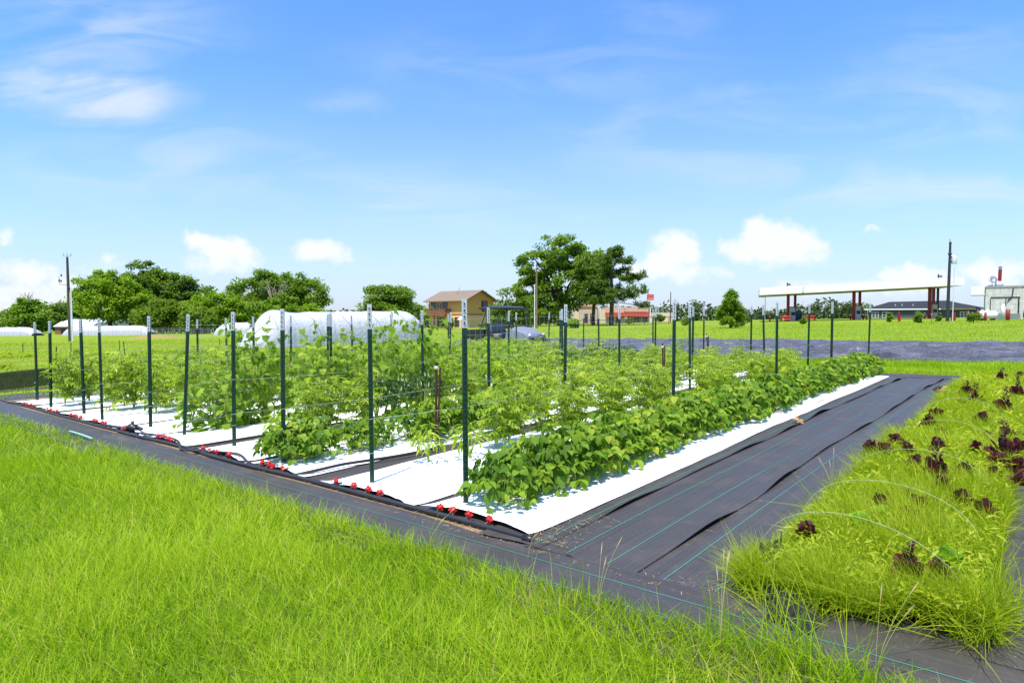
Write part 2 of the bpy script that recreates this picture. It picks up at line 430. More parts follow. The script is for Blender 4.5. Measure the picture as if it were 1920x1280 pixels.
M['fabV'] = fabric_material('black_fabric_front_strip', ROW_ANG + math.pi / 2, dusty=.14)
M['line'] = mat('green_marker_thread', (.05, .20, .15), (.07, .25, .19), .6)

def tarp_material():
    m = bpy.data.materials.new('wrinkled_black_plastic'); m.use_nodes = True
    t = NT(m.node_tree); b = t.n['Principled BSDF']
    p = t.new('ShaderNodeNewGeometry').outputs['Position']
    n = t.noise(p, 1.3, 5, .65)
    t.l.new(t.mix(t.mapr(n, .35, .7), (.055, .056, .075, 1), (.13, .13, .16, 1)), b.inputs['Base Color'])  # bluish grey: the sky's sheen on black plastic, put into the base colour
    b.inputs['Roughness'].default_value = .40; b.inputs['Specular IOR Level'].default_value = .55
    mp = t.new('ShaderNodeMapping'); t.l.new(p, mp.inputs[0]); mp.vector_type = 'TEXTURE'; mp.inputs['Rotation'].default_value = (0, 0, ROW_ANG + .25); mp.inputs['Scale'].default_value = (.42, 1.1, 1)
    n5 = t.noise(mp.outputs[0], 1.0, 6, .62, 1.6)
    rd = t.math('ABSOLUTE', t.math('SUBTRACT', n5, .5))
    bp = t.new('ShaderNodeBump'); bp.inputs['Distance'].default_value = .35; t.l.new(rd, bp.inputs['Height']); t.l.new(bp.outputs[0], b.inputs['Normal'])
    return m
M['tarp'] = tarp_material()

# ------------------------------------------------------------------ ground
def build_ground():
    r = np.concatenate([np.linspace(0, 12, 13)[1:], np.geomspace(12.8, 3500, 90)])
    a = np.linspace(0, 2 * np.pi, 241)[:-1]
    R, A = np.meshgrid(r, a, indexing='ij')
    x = R * np.sin(A); y = R * np.cos(A)
    V0 = np.stack([x, y, T(x, y)], -1).reshape(-1, 3)
    n = len(a); i = np.arange(len(r) - 1)[:, None] * n; k = np.arange(n)[None, :]
    Fq = np.stack([i + k, i + n + k, i + n + (k + 1) % n, i + (k + 1) % n], -1).reshape(-1, 4)
    me = npmesh('ground', V0, Fq)
    o = link_mesh('ground', me, M['ground']); tag(o, kind='structure')
    # the middle disc
    vs = [(0, 0, float(T(0, 0)))] + [tuple(p) for p in V0[:n]]
    import bmesh
    bm = bmesh.new(); bm.from_mesh(me); bm.verts.ensure_lookup_table()
    c = bm.verts.new((0, 0, float(T(0, 0))))
    bvs = list(bm.verts)
    for k in range(n): bm.faces.new((c, bvs[k], bvs[(k + 1) % n]))
    bmesh.ops.recalc_face_normals(bm, faces=bm.faces)
    bm.to_mesh(me); bm.free()
build_ground()

def sheet(name, m, us, vs, hfun, parent=None, edge=None):
    """a real sheet laid on the ground over the (u,v) frame of the plot; edge(u,v)->(u,v) shifts points"""
    Ug, Vg = np.meshgrid(us, vs, indexing='ij')
    if edge: Ug, Vg = edge(Ug, Vg)
    Pn = PUVa(Ug, Vg, hfun(Ug, Vg))
    me = npmesh(name, Pn.reshape(-1, 3), grid_faces(len(us), len(vs)))
    return link_mesh(name, me, m, parent)

def fnoise(seed, n=6, fmin=.4, fmax=3.0):
    """smooth 1-D random function"""
    g = np.random.default_rng(seed); f = g.uniform(fmin, fmax, n); ph = g.uniform(0, 6.28, n); am = g.uniform(.4, 1, n); am /= am.sum()
    return lambda x: sum(am[i] * np.sin(f[i] * x + ph[i]) for i in range(n))
def fnoise2(seed, n=10, fu=(.5, 3), fv=(2, 9)):
    g = np.random.default_rng(seed); a = g.uniform(*fu, n); b = g.uniform(*fv, n); ph = g.uniform(0, 6.28, n)
    sg = g.choice([-1, 1], n)
    return lambda u, v: sum(np.sin(a[i] * u + sg[i] * b[i] * v + ph[i]) for i in range(n)) / n

END = 12.9
# soil under the front edge of the plot (seen where the fabrics do not meet)
o = sheet('soil_path', M['soil'], np.linspace(-.75, .6, 12), np.linspace(-4.2, 15, 120), lambda u, v: .003 + 0 * u); tag(o, kind='structure')

# ------------------------------------------------------------------ black fabrics
nz = fnoise2(3)
o = sheet('landscape_fabric', M['fabU'], np.linspace(-.16, END, 120), np.linspace(-.6, 13.6, 150), lambda u, v: .008 + .003 * nz(u, v))
tag(o, 'black landscape fabric under the white sheets, seen as dark gaps between the beds', 'ground fabric')

def marker_lines(parent, lines, hf):
    """green threads woven into a fabric, as thin raised strips"""
    for pts in lines:
        mb = MB()
        pts = [PUVa(np.array(u), np.array(v), np.array(hf(u, v)) + .0035) for u, v in pts]
        w = .0032
        for a, b in zip(pts[:-1], pts[1:]):
            d = (b - a)[:2]; L = np.linalg.norm(d);
            if L < 1e-6: continue
            nrm = np.array([-d[1], d[0], 0]) / L * w
            mb.add([a - nrm, b - nrm, b + nrm, a + nrm], [(0, 1, 2, 3)])
        mb.build('marker_thread', M['line'], parent)

# front strip along the lawn
f1 = fnoise(11, 6, .5, 2.5); f2 = fnoise(12, 6, .5, 2.2); nz2 = fnoise2(5, 8, (2, 8), (.5, 3))
def strip_edge(Uu, Vv):
    s = (Uu + 1.0) / (1.0 - .26)
    inner = -.26 + .022 * f1(Vv * 1.4) - .05 * np.exp(-((Vv + .55) / .55) ** 2) + .24 * sstep(-2.0, -2.5, Vv)
    return -1.0 + s * (inner + 1.0), Vv
def strip_h(u, v): return .010 + .006 * nz2(u, v) + .012 * np.exp(-((u + .29) / .03) ** 2) * (1 + f2(v * 2))
o = sheet('front_fabric_strip', M['fabV'], np.linspace(-1.0, -.26, 20), np.linspace(-4.6, 14.5, 260), strip_h, edge=strip_edge)
tag(o, 'long black fabric strip with two green threads between the lawn and the beds', 'ground fabric')
l1 = lambda v: -.44 + .02 * f1(v * .5); l2 = lambda v: -.66 + .02 * f2(v * .5)
vv = np.linspace(-4.4, 13, 170)
marker_lines(o, [[(l1(v), v) for v in vv], [(l2(v), v) for v in vv]], strip_h)

# wide path: three overlapping runs of fabric; the upper run's free edge lifts off the lower one
def run(name, v0, v1, base, seed, lift, label, m, green, gapu=()):
    g1 = fnoise(seed, 6, .4, 1.6); g2 = fnoise(seed + 1, 7, .8, 3.5); n2 = fnoise2(seed + 2, 10, (.3, 2.0), (3, 14))
    def h(u, v):
        s = np.clip((v - v0) / .12, 0, 1)                    # 0 at the free edge
        up = lift * np.clip(.35 + 1.1 * g2(u * 1.3), 0.02, 1.6) * (1 - s) ** 2 * (u > -.05 if lift else 1)
        fold = .016 * np.exp(-((v - (v0 + .55 * (v1 - v0) + .05 * g1(u))) / .022) ** 2) * np.clip(g2(u * .7 + 3), 0, 1) * 2
        return base + up + fold + .0045 * (1 + n2(u, v)) + .010 * np.clip(g1(u * .6 + v * .8), 0, 1)
    def e(Uu, Vv):
        s = (v1 - Vv) / (v1 - v0)
        drift = -.012 * np.clip(Uu - 5, 0, 99) ** 1.25
        return Uu + .05 * g1(Vv * 6 + seed) * (Uu < 0) , Vv + s * (.05 * g1(Uu * 1.1)) + drift
    ob = sheet(name, m, np.concatenate([np.linspace(-.30, 2, 60), np.linspace(2.04, END + .1, 150)]), np.linspace(v1, v0, 46), h, edge=e)
    tag(ob, label, 'ground fabric')
    us = np.linspace(-.27, END - .3, 150)
    marker_lines(ob, [[(u, gv + .015 * g1(u * .8 + gv) - .012 * max(u - 5, 0) ** 1.25 ) for u in us] for gv in green], lambda u, v: h(u, v))
    return ob
run('path_fabric', -3.3, -1.60, .008, 40, 0.0, 'black woven fabric run beside the weedy lettuce bed', M['fabU'], (-1.84, -2.14))
run('path_fabric', -1.70, -.86, .014, 50, .040, 'middle black fabric run with two green threads along the wide path', M['fabU'], (-1.17, -1.47))
run('path_fabric', -.98, -.45, .021, 60, .034, 'narrow dusty black fabric run along the edge of the white sheet', M['fabUd'], (-.91,))
# end fold of the path at the grass
o = sheet('end_fabric_strip', M['fabV'], np.linspace(END - .28, END + .35, 12), np.linspace(-3.2, 13.4, 120), lambda u, v: .075 + .012 * nz(u, v) - .06 * ((u - END - .03) / .32) ** 2)
tag(o, 'folded black fabric hem across the far end of the beds at the grass', 'ground fabric')
# right-hand fabric beyond the lettuce bed
o = sheet('side_path_fabric', M['fabUd'], np.linspace(-.2, END, 100), np.linspace(-4.8, -3.15, 24), lambda u, v: .012 + .005 * nz(u, v))
tag(o, 'black fabric path littered with wood chips right of the lettuce bed', 'ground fabric')

# ------------------------------------------------------------------ white ground covers
BEDS = [(-.79, .36), (.46, 1.74), (2.08, 3.17), (3.23, 4.47), (4.75, 6.02), (6.10, 7.32), (7.45, 8.76), (8.86, 10.2), (10.5, 11.9), (12.1, 13.3)]
ROWV = [0, 1.3, 2.75, 4.2, 5.61, 6.76, 8.3, 9.47, 11.2, 12.7]
ORD = ['first', 'second', 'third', 'fourth', 'fifth', 'sixth', 'seventh', 'eighth', 'ninth', 'tenth']
def bedname(k): return f'{ORD[k]} bed from the wide black path'
for k, (a, b) in enumerate(BEDS):
    g1 = fnoise(100 + k, 6, .3, 1.4); g2 = fnoise(130 + k, 7, 1.5, 6); g3 = fnoise2(160 + k, 9, (.6, 3.2), (2, 8))
    def e(Uu, Vv, a=a, b=b, k=k, g1=g1, g2=g2):
        s = (Vv - a) / (b - a)
        dv = np.where(s > .5, (s - .5) * 2 * (.05 * g1(Uu) + (-.09 * np.exp(-((Uu - .7) / .8) ** 2) if k == 0 else 0)), (.5 - s) * 2 * .045 * g1(Uu * 1.2 + 9))
        if k == 0: dv = dv - (.5 - s) * .9 * .012 * np.clip(Uu - 5, 0, 99) ** 1.25 * (s < .5)
        front = np.clip(1 - (Uu + .2) / 1.2, 0, 1)
        du = front * (.10 * np.sin(np.pi * np.clip(s, 0, 1)) + .025 * g2(Vv * 3))
        return Uu + du, Vv + dv
    def h(u, v, a=a, b=b, k=k, g2=g2, g3=g3):
        s = (v - a) / (b - a)
        z = (.034 if k == 0 else .016) + .02 * np.sin(np.pi * np.clip(s, 0, 1)) ** .7 + .007 * g3(u, v) + .004 * g3(u * 4, v * 3)
        lip = np.clip(1 - (u + .2) / .22, 0, 1)
        z = z + lip ** 2 * (.018 + .03 * np.clip(g2(v * 4), 0, 1))
        if k == 0: z = z + .035 * np.exp(-((u + .03) / .12) ** 2 - ((v - .02) / .12) ** 2)
        return z
    us = np.concatenate([np.linspace(-.2, 1.0, 40), np.linspace(1.06, END, 130)])
    o = sheet('ground_cover_sheet', M['white_fab'], us, np.linspace(a, b, 36), h, edge=e)
    tag(o, f'white woven ground cover sheet of the {bedname(k)}', 'ground sheet', 'white sheets covering the planting beds')

def hbed(u, v):   # height of the sheet top under a plant
    return .03

# ------------------------------------------------------------------ leaf machinery
def rot_stack(yaw, pitch, roll):
    cy, sy, cp, sp, cr, sr = np.cos(yaw), np.sin(yaw), np.cos(pitch), np.sin(pitch), np.cos(roll), np.sin(roll)
    Z = np.zeros_like(yaw); I = np.ones_like(yaw)
    Rz = np.stack([cy, -sy, Z, sy, cy, Z, Z, Z, I], -1).reshape(-1, 3, 3)
    Rx = np.stack([I, Z, Z, Z, cp, -sp, Z, sp, cp], -1).reshape(-1, 3, 3)
    Ry = np.stack([cr, Z, sr, Z, I, Z, -sr, Z, cr], -1).reshape(-1, 3, 3)
    return Rz @ Rx @ Ry

class Leaves:
    def __init__(s): s.V = []; s.F = []; s.t = []; s.q = []; s.n = 0
    def add(s, tv, tf, pos, yaw, pitch, roll, scale, tint):
        """tv template (k,3): x width, y length, z up; quads tf"""
        R = rot_stack(yaw, pitch, roll); N = len(pos); k = len(tv)
        sc = np.asarray(scale, float)
        if sc.ndim == 1: sc = sc[:, None]
        P = (tv[None] * sc[:, None, :]) @ np.transpose(R, (0, 2, 1)) + pos[:, None, :]
        s.V.append(P.reshape(-1, 3)); s.F.append((tf[None] + (s.n + np.arange(N) * k)[:, None, None]).reshape(-1, 4))
        s.t.append(np.repeat(np.clip(tint, 0, 1), k)); s.q.append(np.tile(tv, (N, 1))); s.n += N * k
    def mesh(s, name, veins=False):
        me = npmesh(name, np.concatenate(s.V), np.concatenate(s.F), np.concatenate(s.t))
        if veins:
            a = me.attributes.new('leaf_xy', 'FLOAT_VECTOR', 'POINT'); a.data.foreach_set('vector', np.ascontiguousarray(np.concatenate(s.q), np.float32).ravel())
        return me

def leaf_template(w, segs=((0, 0), (.25, .8), (.5, 1.0), (.8, .5), (1, .03)), droop=.25, fold=.18):
    """length-1 leaf along +y with a folded midrib; each cross row = left, mid, right"""
    vs = []
    for y, ww in segs:
        z = -droop * y * y
        vs += [(-w * ww / 2, y, z + fold * w * ww), (0, y, z), (w * ww / 2, y, z + fold * w * ww)]
    fs = []
    for i in range(len(segs) - 1):
        b = i * 3; fs += [(b, b + 1, b + 4, b + 3), (b + 1, b + 2, b + 5, b + 4)]
    return np.array(vs), np.array(fs)

BEANT = leaf_template(.82, ((0, .15), (.12, .75), (.32, 1.0), (.6, .78), (.85, .3), (1, .03)), .35, .12)
TOMT = leaf_template(.38, ((0, .2), (.3, 1.0), (.65, .7), (1, .05)), .35, .25)
LANC = leaf_template(.26, ((0, .2), (.35, 1.0), (.7, .7), (1, .05)), .3, .2)
QUADT = (np.array([(-.5, 0, 0), (.5, 0, 0), (.42, 1, -.12), (-.42, 1, -.12)]), np.array([(0, 1, 2, 3)]))
LOBET = leaf_template(1.05, ((0, .35), (.06, .9), (.22, 1.0), (.30, .72), (.5, .92), (.62, .55), (.8, .5), (1, .04)), .22, .08)

def blade_template(segs=4, curve=.55, w=1.0):
    vs = []
    for i in range(segs + 1):
        t = i / segs; ww = w * (1 - t ** 1.6) * .5 + .02
        vs += [(-ww, curve * t * t, t), (ww, curve * t * t, t)]
    fs = [(2 * i, 2 * i + 1, 2 * i + 3, 2 * i + 2) for i in range(segs)]
    return np.array(vs), np.array(fs)

def scatter_blades(L, x, y, z, hgt, wid, tint, curve=.55, segs=3, lean=.35, g=rng):
    N = len(x)
    tv, tf = blade_template(segs, 1.0)
    # width, bend and height scale independently
    sc = np.stack([wid, hgt * g.uniform(.15, 1.1, N) * curve, hgt], -1)
    yaw = 1.6 + 2.6 * patch(x, y, 91, 1.4) + g.normal(0, 1.3, N)
    L.add(tv, tf, np.stack([x, y, z], -1), yaw, g.normal(-.12, lean * .55, N), g.normal(0, lean * .55, N), sc, tint)

def patch(x, y, seed, f=1.0):
    h = fnoise2(seed, 9, (.5 * f, 2.5 * f), (.5 * f, 2.5 * f)); return h(x, y)

# ------------------------------------------------------------------ lawn in front
def build_lawn():
    L = Leaves(); g = np.random.default_rng(21)
    def region(N, ymin, ymax, k):
        # sample in view wedge with margin
        y = ymin + (ymax - ymin) * g.random(N) ** k; x = (g.random(N) * 2.1 - 1.15) * (y * .82 + 1.2)
        return x, y
    tot = []
    for N, y0, y1, h0, w0 in ((110000, 1.5, 4.2, .15, .0046), (120000, 3.8, 7.5, .15, .0062), (80000, 7.0, 13.0, .15, .0095)):
        x, y = region(N, y0, y1, .8)
        q = np.stack([x, y], -1) - O; u = q @ U; v = q @ V
        edge = -.72 + .09 * sstep(.3, 2.3, -v) + .07 * patch(u * 0 + v, v * .3, 5, 1.6) + .05 * patch(v * 3, v, 8, 2)
        keep = (u < edge) & (v < 15.5) & (v > -5.5)
        # tufted density
        den = .72 + .4 * patch(x, y, 31, 1.8)
        keep &= g.random(N) < np.clip(den, .25, 1)
        x, y, u, v, edge = x[keep], y[keep], u[keep], v[keep], edge[keep]; n = len(x)
        big = patch(x, y, 33, .9); fine = patch(x, y, 34, 3.5)
        hgt = h0 * 1.2 * np.clip(.80 + .36 * big + .34 * fine, .32, 1.6) * g.uniform(.5, 1.18, n)
        hgt *= np.where(edge - u < .10, .85, 1.0)
        tint = .45 + .22 * big + .20 * fine + g.normal(0, .15, n)
        dead = g.random(n) < .03 + .22 * np.clip(patch(x, y, 36, 2.6) - .28, 0, 1) * 2; tint = np.where(dead, g.uniform(.88, 1, n), np.clip(tint, 0, .8))
        scatter_blades(L, x, y, T(x, y) - .005, hgt, w0 * g.uniform(.55, 1.5, n), tint, .8, 3, .75, g)
    for (cv, cu, k, hh) in ((-2.45, -.72, 90, .30), (-2.68, -.70, 110, .36), (-2.9, -.76, 80, .30), (-2.15, -.78, 40, .24), (-1.55, -.76, 40, .22), (-.4, -.74, 40, .20)):
        uu = cu + g.normal(0, .07, k); v2 = cv + g.normal(0, .10, k); p = PUVa(uu, v2, 0 * uu)
        scatter_blades(L, p[:, 0], p[:, 1], p[:, 2], hh * g.uniform(.5, 1.15, k), .0048 * g.uniform(.7, 1.3, k), g.uniform(.25, .72, k), .7, 5, .6, g)
    o = link_mesh('lawn_grass', L.mesh('lawn_grass'), M['grass']); tag(o, kind='stuff')
build_lawn()
o = sheet('lawn_soil', mat('lawn_thatch', (.07, .12, .008), (.11, .15, .02), .95, .05, nscale=14), np.linspace(-9, -1.0, 20), np.linspace(-9, 17, 40), lambda u, v: .008 + 0 * u); tag(o, kind='structure')

def build_far_grass():
    g = np.random.default_rng(23); L = Leaves()
    # strip between the beds and the plastic, and around it
    N = 60000
    u = END + .2 + 5.3 * g.random(N) ; v = -9 + 26 * g.random(N)
    p = PUVa(u, v, 0 * u); n = N
    hg = .12 * np.clip(.9 + .5 * patch(p[:, 0], p[:, 1], 41, 1.5), .4, 1.6) * g.uniform(.5, 1.2, n)
    scatter_blades(L, p[:, 0], p[:, 1], p[:, 2] - .005, hg, .009 * g.uniform(.7, 1.4, n), .45 + .2 * patch(p[:, 0], p[:, 1], 42, 1.0) + g.normal(0, .12, n), .5, 2, .5, g)
    # meadow further out, left field and right field
    N = 90000
    y = 12 + 62 * g.random(N) ** 1.5; x = (g.random(N) * 2.2 - 1.1) * (y * .86 + 2)
    q = np.stack([x, y], -1) - O; u = q @ U; v = q @ V
    plot = (u > -1) & (u < END + .3) & (v > -5) & (v < 14)
    tarp = (u > 17.8) & (u < 30) & (v > -20) & (v < 25)
    keep = ~plot & ~tarp & (u > -.9)
    x, y = x[keep], y[keep]; n = len(x)
    hg = .13 * np.clip(.8 + .7 * patch(x, y, 43, .8), .25, 1.8) * g.uniform(.5, 1.2, n)
    wd = .006 + .0006 * y
    scatter_blades(L, x, y, T(x, y) - .005, hg, wd * g.uniform(.7, 1.4, n), .42 + .25 * patch(x, y, 44, .5) + g.normal(0, .12, n), .5, 2, .6, g)
    o = link_mesh('meadow_grass', L.mesh('meadow_grass'), M['grass']); tag(o, kind='stuff')
build_far_grass()

def build_bed_grass():
    g = np.random.default_rng(25); L = Leaves()
    N = 120000
    u = -.15 + (END - .1) * g.random(N) ** 1.7; v = -3.42 + 1.25 * g.random(N)
    ea = -2.22 - .0 * u + .07 * patch(u, u * .3, 51, 2.2) - .012 * np.clip(u - 5, 0, 99) ** 1.25; eb = -3.33 + .08 * patch(u, u * .4, 52, 2.0)
    eu = -.12 + .08 * patch(v, v, 53, 3) + .10 * (v < -3.0)
    keep = (v < ea) & (v > eb) & (u > eu)
    u, v = u[keep], v[keep]; n = len(u); p = PUVa(u, v, 0 * u)
    mid = 1 - np.abs((v + 2.78) / .6) ** 4
    hump = .05 + .07 * np.clip(mid, 0, 1)
    big = patch(p[:, 0], p[:, 1], 54, 2.2); fine = patch(p[:, 0], p[:, 1], 55, 5)
    hg = .20 * np.clip(.82 + .75 * big + .5 * fine, .3, 1.9) * g.uniform(.5, 1.25, n)
    tint = .5 + .2 * big + .15 * fine + g.normal(0, .14, n); dead = g.random(n) < .04
    tint = np.where(dead, g.uniform(.88, 1, n), np.clip(tint, 0, .82))
    scatter_blades(L, p[:, 0], p[:, 1], p[:, 2] + hump * .4, hg, (.0042 + .0008 * u) * g.uniform(.7, 1.6, n), tint, .9, 3, .8, g)
    # clover-like low leaves between
    N2 = 17000; u = -.05 + (END - .2) * g.random(N2) ** 1.5; v = -3.3 + 1.02 * g.random(N2); p = PUVa(u, v, .05 + .14 * g.random(N2))
    L.add(*LANC, p, g.uniform(0, 6.28, N2), g.uniform(-.2, .9, N2), g.normal(0, .4, N2), .028 + (.035 + .010 * u) * g.random(N2) ** 2, np.clip(g.normal(.62, .2, N2), 0, .84))
    # long arching tufts at the near corner
    for (cu, cv, k, hh) in ((-.02, -3.28, 90, .42), (.28, -3.38, 70, .40), (-.10, -2.32, 60, .30), (-.2, -2.36, 26, .30), (.02, -2.5, 40, .3), (-.34, -2.5, 18, .26), (-.2, -2.62, 40, .28), (.0, -2.75, 60, .34), (.5, -3.35, 50, .38), (1.6, -2.25, 40, .36)):
        pu = cu + g.normal(0, .05, k); pv = cv + g.normal(0, .06, k); p = PUVa(pu, pv, 0 * pu)
        scatter_blades(L, p[:, 0], p[:, 1], p[:, 2], hh * g.uniform(.6, 1.15, k), .006 * g.uniform(.7, 1.3, k), g.uniform(.3, .7, k), 1.1, 5, .9, g)
    o = link_mesh('weed_grass', L.mesh('weed_grass'), M['weeds']); tag(o, kind='stuff')
build_bed_grass()
# soil mound of the weedy bed, in mottled dark olive
o = sheet('bed_soil', mat('olive_bed_soil', (.09, .10, .03), (.06, .07, .025), .95), np.linspace(.02, END - .1, 60), np.linspace(-3.3, -2.27, 12), lambda u, v: .03 + .05 * np.clip(1 - np.abs((v + 2.78) / .52) ** 2, 0, 1)); tag(o, kind='structure')

# tall flowering grass stalks leaning over the strip
def stalk(px, py, h, lean, label, n=3, seed=0):
    g = np.random.default_rng(900 + seed); b = G(px, py); mb = MB(); heads = []
    for i in range(n):
        a = lean + g.normal(0, .25); hh = h * g.uniform(.75, 1.05); r = g.uniform(.25, .75) * hh
        pts = [(r * math.cos(a) * t * t, r * math.sin(a) * t * t, hh * t - .2 * r * t * t) for t in np.linspace(0, 1, 8)]
        mb.tube(pts, [.0014 - .0008 * t for t in np.linspace(0, 1, 8)], 5)
        e = Vector(pts[-1]); d = (Vector(pts[-1]) - Vector(pts[-2])).normalized()
        heads.append(MB().tube([e - d * .07, e - d * .03, e], [.0012, .003, .0008], 5))
    root = empty('grass_stalk', b, 0, label, 'grass stalk', 'tall seed stalks of grass')
    mb.build('stem', M['straw_green'], root)
    for hb in heads: hb.build('seed_head', M['straw'], root)
M['straw_green'] = mat('drying_stem', (.26, .30, .06), (.34, .31, .10), .7)
stalk(1120, 1165, .42, .9, 'upright grass seed stalk rising over the strip left of the netting heap', 3, 1)
stalk(800, 1045, .34, .5, 'dry leaning grass stalk on the lawn edge below the red valves', 2, 2)
stalk(1350, 1230, .46, 1.1, 'yellow green seed stalks at the lawn edge in front of the netting heap', 4, 3)
stalk(1640, 1300, .50, .6, 'tall bent grass stalk crossing the fabric strip before the weedy bed corner', 3, 4)
stalk(990, 1050, .22, .3, 'short yellow stalk beside the end of the black pipe', 2, 5)
stalk(1560, 930, .40, 1.6, 'thin pale seed stalks standing in the wide fabric path seam', 4, 6)

# ------------------------------------------------------------------ plants
def bean_mesh(seed):
    g = np.random.default_rng(seed); L = Leaves()
    n = 92
    # trifoliate leaves carried on petioles over a dome
    th = g.uniform(0, 6.283, n); r = .27 * np.sqrt(g.random(n)); hz = .40 * np.sqrt(np.clip(1 - (r / .31) ** 2, .08, 1)) * g.uniform(.62, 1.05, n)
    low = g.random(n) < .25; hz = np.where(low, hz * .5, hz); r = np.where(low, r * .8 + .07, r)
    c = np.stack([r * np.cos(th), r * np.sin(th), hz], -1)
    tint = np.clip(g.beta(2.2, 2.6, n) * .85 + .10 * (hz > .34), 0, .78); tint = np.where(g.random(n) < .02, .97, tint)
    for k, off in enumerate((0, 1.25, -1.25)):
        yaw = th - np.pi / 2 + off + g.normal(0, .3, n)
        pitch = -g.uniform(-.15, 1.2, n); s = g.uniform(.045, .092, n) * (1.0 if k == 0 else .88)
        L.add(*BEANT, c + np.stack([.02 * np.cos(yaw + 1.57), .02 * np.sin(yaw + 1.57), 0 * yaw], -1), yaw, pitch, g.normal(0, .35, n), s, tint + g.normal(0, .08, n))
    me = L.mesh('bean_foliage', True)
    mb = MB()
    for i in range(0, n, 2):
        mb.tube([(0.02 * math.cos(th[i]), .02 * math.sin(th[i]), .02), tuple(c[i] * np.array([.6, .6, .62])), tuple(c[i])], [.004, .003, .002], 4)
    for i in range(5):   # hanging pods
        a = g.uniform(0, 6.28); rr = g.uniform(.16, .26); z = g.uniform(.12, .24)
        mb.tube([(rr * math.cos(a), rr * math.sin(a), z), (rr * 1.1 * math.cos(a), rr * 1.1 * math.sin(a), z - .06), (rr * 1.05 * math.cos(a + .1), rr * 1.05 * math.sin(a + .1), z - .12)], [.004, .006, .002], 5)
    return me, mb.mesh('bean_stems')

def tomato_mesh(seed, height=.95, rad=.34, nst=9, nlv=70):
    g = np.random.default_rng(seed); L = Leaves(); mb = MB()
    P = []; D = []
    stems = []
    for i in range(nst):
        a = g.uniform(0, 6.28); R = rad * g.uniform(.25, .8); hh = height * g.uniform(.7, 1.06)
        wob = g.normal(0, .04, (7, 2))
        pts = [np.array([R * math.cos(a) * t ** 1.3 + wob[j][0] * t, R * math.sin(a) * t ** 1.3 + wob[j][1] * t, .02 + hh * t]) for j, t in enumerate(np.linspace(0, 1, 7))]
        stems.append(pts); mb.tube([tuple(p) for p in pts], [.007 - .005 * t for t in np.linspace(0, 1, 7)], 5)
    n = nlv
    for i in range(n):
        pts = stems[g.integers(nst)]; t = g.uniform(.12, 1.0) * 6; j = min(int(t), 5); base = pts[j] * (1 - (t - j)) + pts[j + 1] * (t - j)
        a = g.uniform(0, 6.28); ln = g.uniform(.15, .27); lift = g.uniform(-.2, .75)
        nl = 9; tt = np.linspace(.25, 1, nl)
        rach = base[None] + np.stack([ln * tt * math.cos(a) * math.cos(lift), ln * tt * math.sin(a) * math.cos(lift), ln * (tt * math.sin(lift) - .75 * tt ** 2 * .5)], -1)
        if i % 2 == 0: mb.tube([tuple(base), tuple(rach[4]), tuple(rach[-1])], [.0025, .002, .001], 4)
        side = np.where(np.arange(nl) == nl - 1, 0, np.where(np.arange(nl) % 2 == 0, 1.0, -1.0))
        yaw = a - np.pi / 2 + side * g.uniform(.8, 1.3, nl)
        pitch = g.normal(-.35, .4, nl); s = g.uniform(.055, .095, nl)
        ti = np.clip(g.beta(2, 2.3) + g.normal(0, .12, nl), 0, 1)
        L.add(*TOMT, rach, yaw, pitch, g.normal(0, .5, nl), s, ti)
    for i in range(26):     # pale curling side shoots
        pts = stems[g.integers(nst)]; j = g.integers(2, 7); b = pts[j]; a = g.uniform(0, 6.28); l = g.uniform(.10, .24); k = g.uniform(2, 5)
        q = [(b[0] + l * t * math.cos(a) + .03 * math.sin(k * t), b[1] + l * t * math.sin(a) + .03 * math.cos(k * t) - .03, b[2] + l * (.9 * t - .7 * t * t) + .02 * math.sin(k * 1.7 * t)) for t in np.linspace(0, 1, 7)]
        mb.tube(q, [.0032, .003, .0028, .0025, .0022, .0018, .001], 4)
    return L.mesh('tomato_foliage'), mb.mesh('tomato_stems')

def cucumber_mesh(seed, height=1.45, nlv=80, sprigs=3):
    g = np.random.default_rng(seed); L = Leaves(); mb = MB()
    vines = []
    for i in range(5 + sprigs):
        x0 = g.uniform(-.3, .3); hh = (height * g.uniform(.62, .92)) if i < 5 else height * g.uniform(.98, 1.14)
        dx = g.normal(0, .10, 9); dy = g.normal(0, .05, 9)
        pts = [np.array([x0 * .5 + (x0 * .5 + dx[j]) * t, dy[j], .03 + hh * t]) for j, t in enumerate(np.linspace(0, 1, 9))]
        vines.append(pts); mb.tube([tuple(p) for p in pts], [.005 - .003 * t for t in np.linspace(0, 1, 9)], 5)
    pos = []; yaws = []
    for i in range(nlv):
        k = g.integers(len(vines)); pts = vines[k]; t = (g.uniform(0, 1) ** (1.25 if k < 5 else .8)) * 8; j = min(int(t), 7)
        base = pts[j] * (1 - (t - j)) + pts[j + 1] * (t - j); a = g.uniform(0, 6.28); pl = g.uniform(.04, .14) * (1.2 - t / 14)
        e = base + np.array([pl * math.cos(a), pl * math.sin(a), pl * .3]); mb.tube([tuple(base), tuple(e)], .0018, 4, cap=False)
        pos.append(e); yaws.append(a - np.pi / 2)
    pos = np.array(pos); yaws = np.array(yaws); n = nlv
    L.add(*LOBET, pos, yaws + g.normal(0, .3, n), -g.uniform(.35, 1.35, n), g.normal(0, .3, n), g.uniform(.085, .15, n) * (1.1 - .35 * pos[:, 2] / height), g.beta(2, 2.2, n))
    return L.mesh('cucumber_foliage', True), mb.mesh('cucumber_stems')

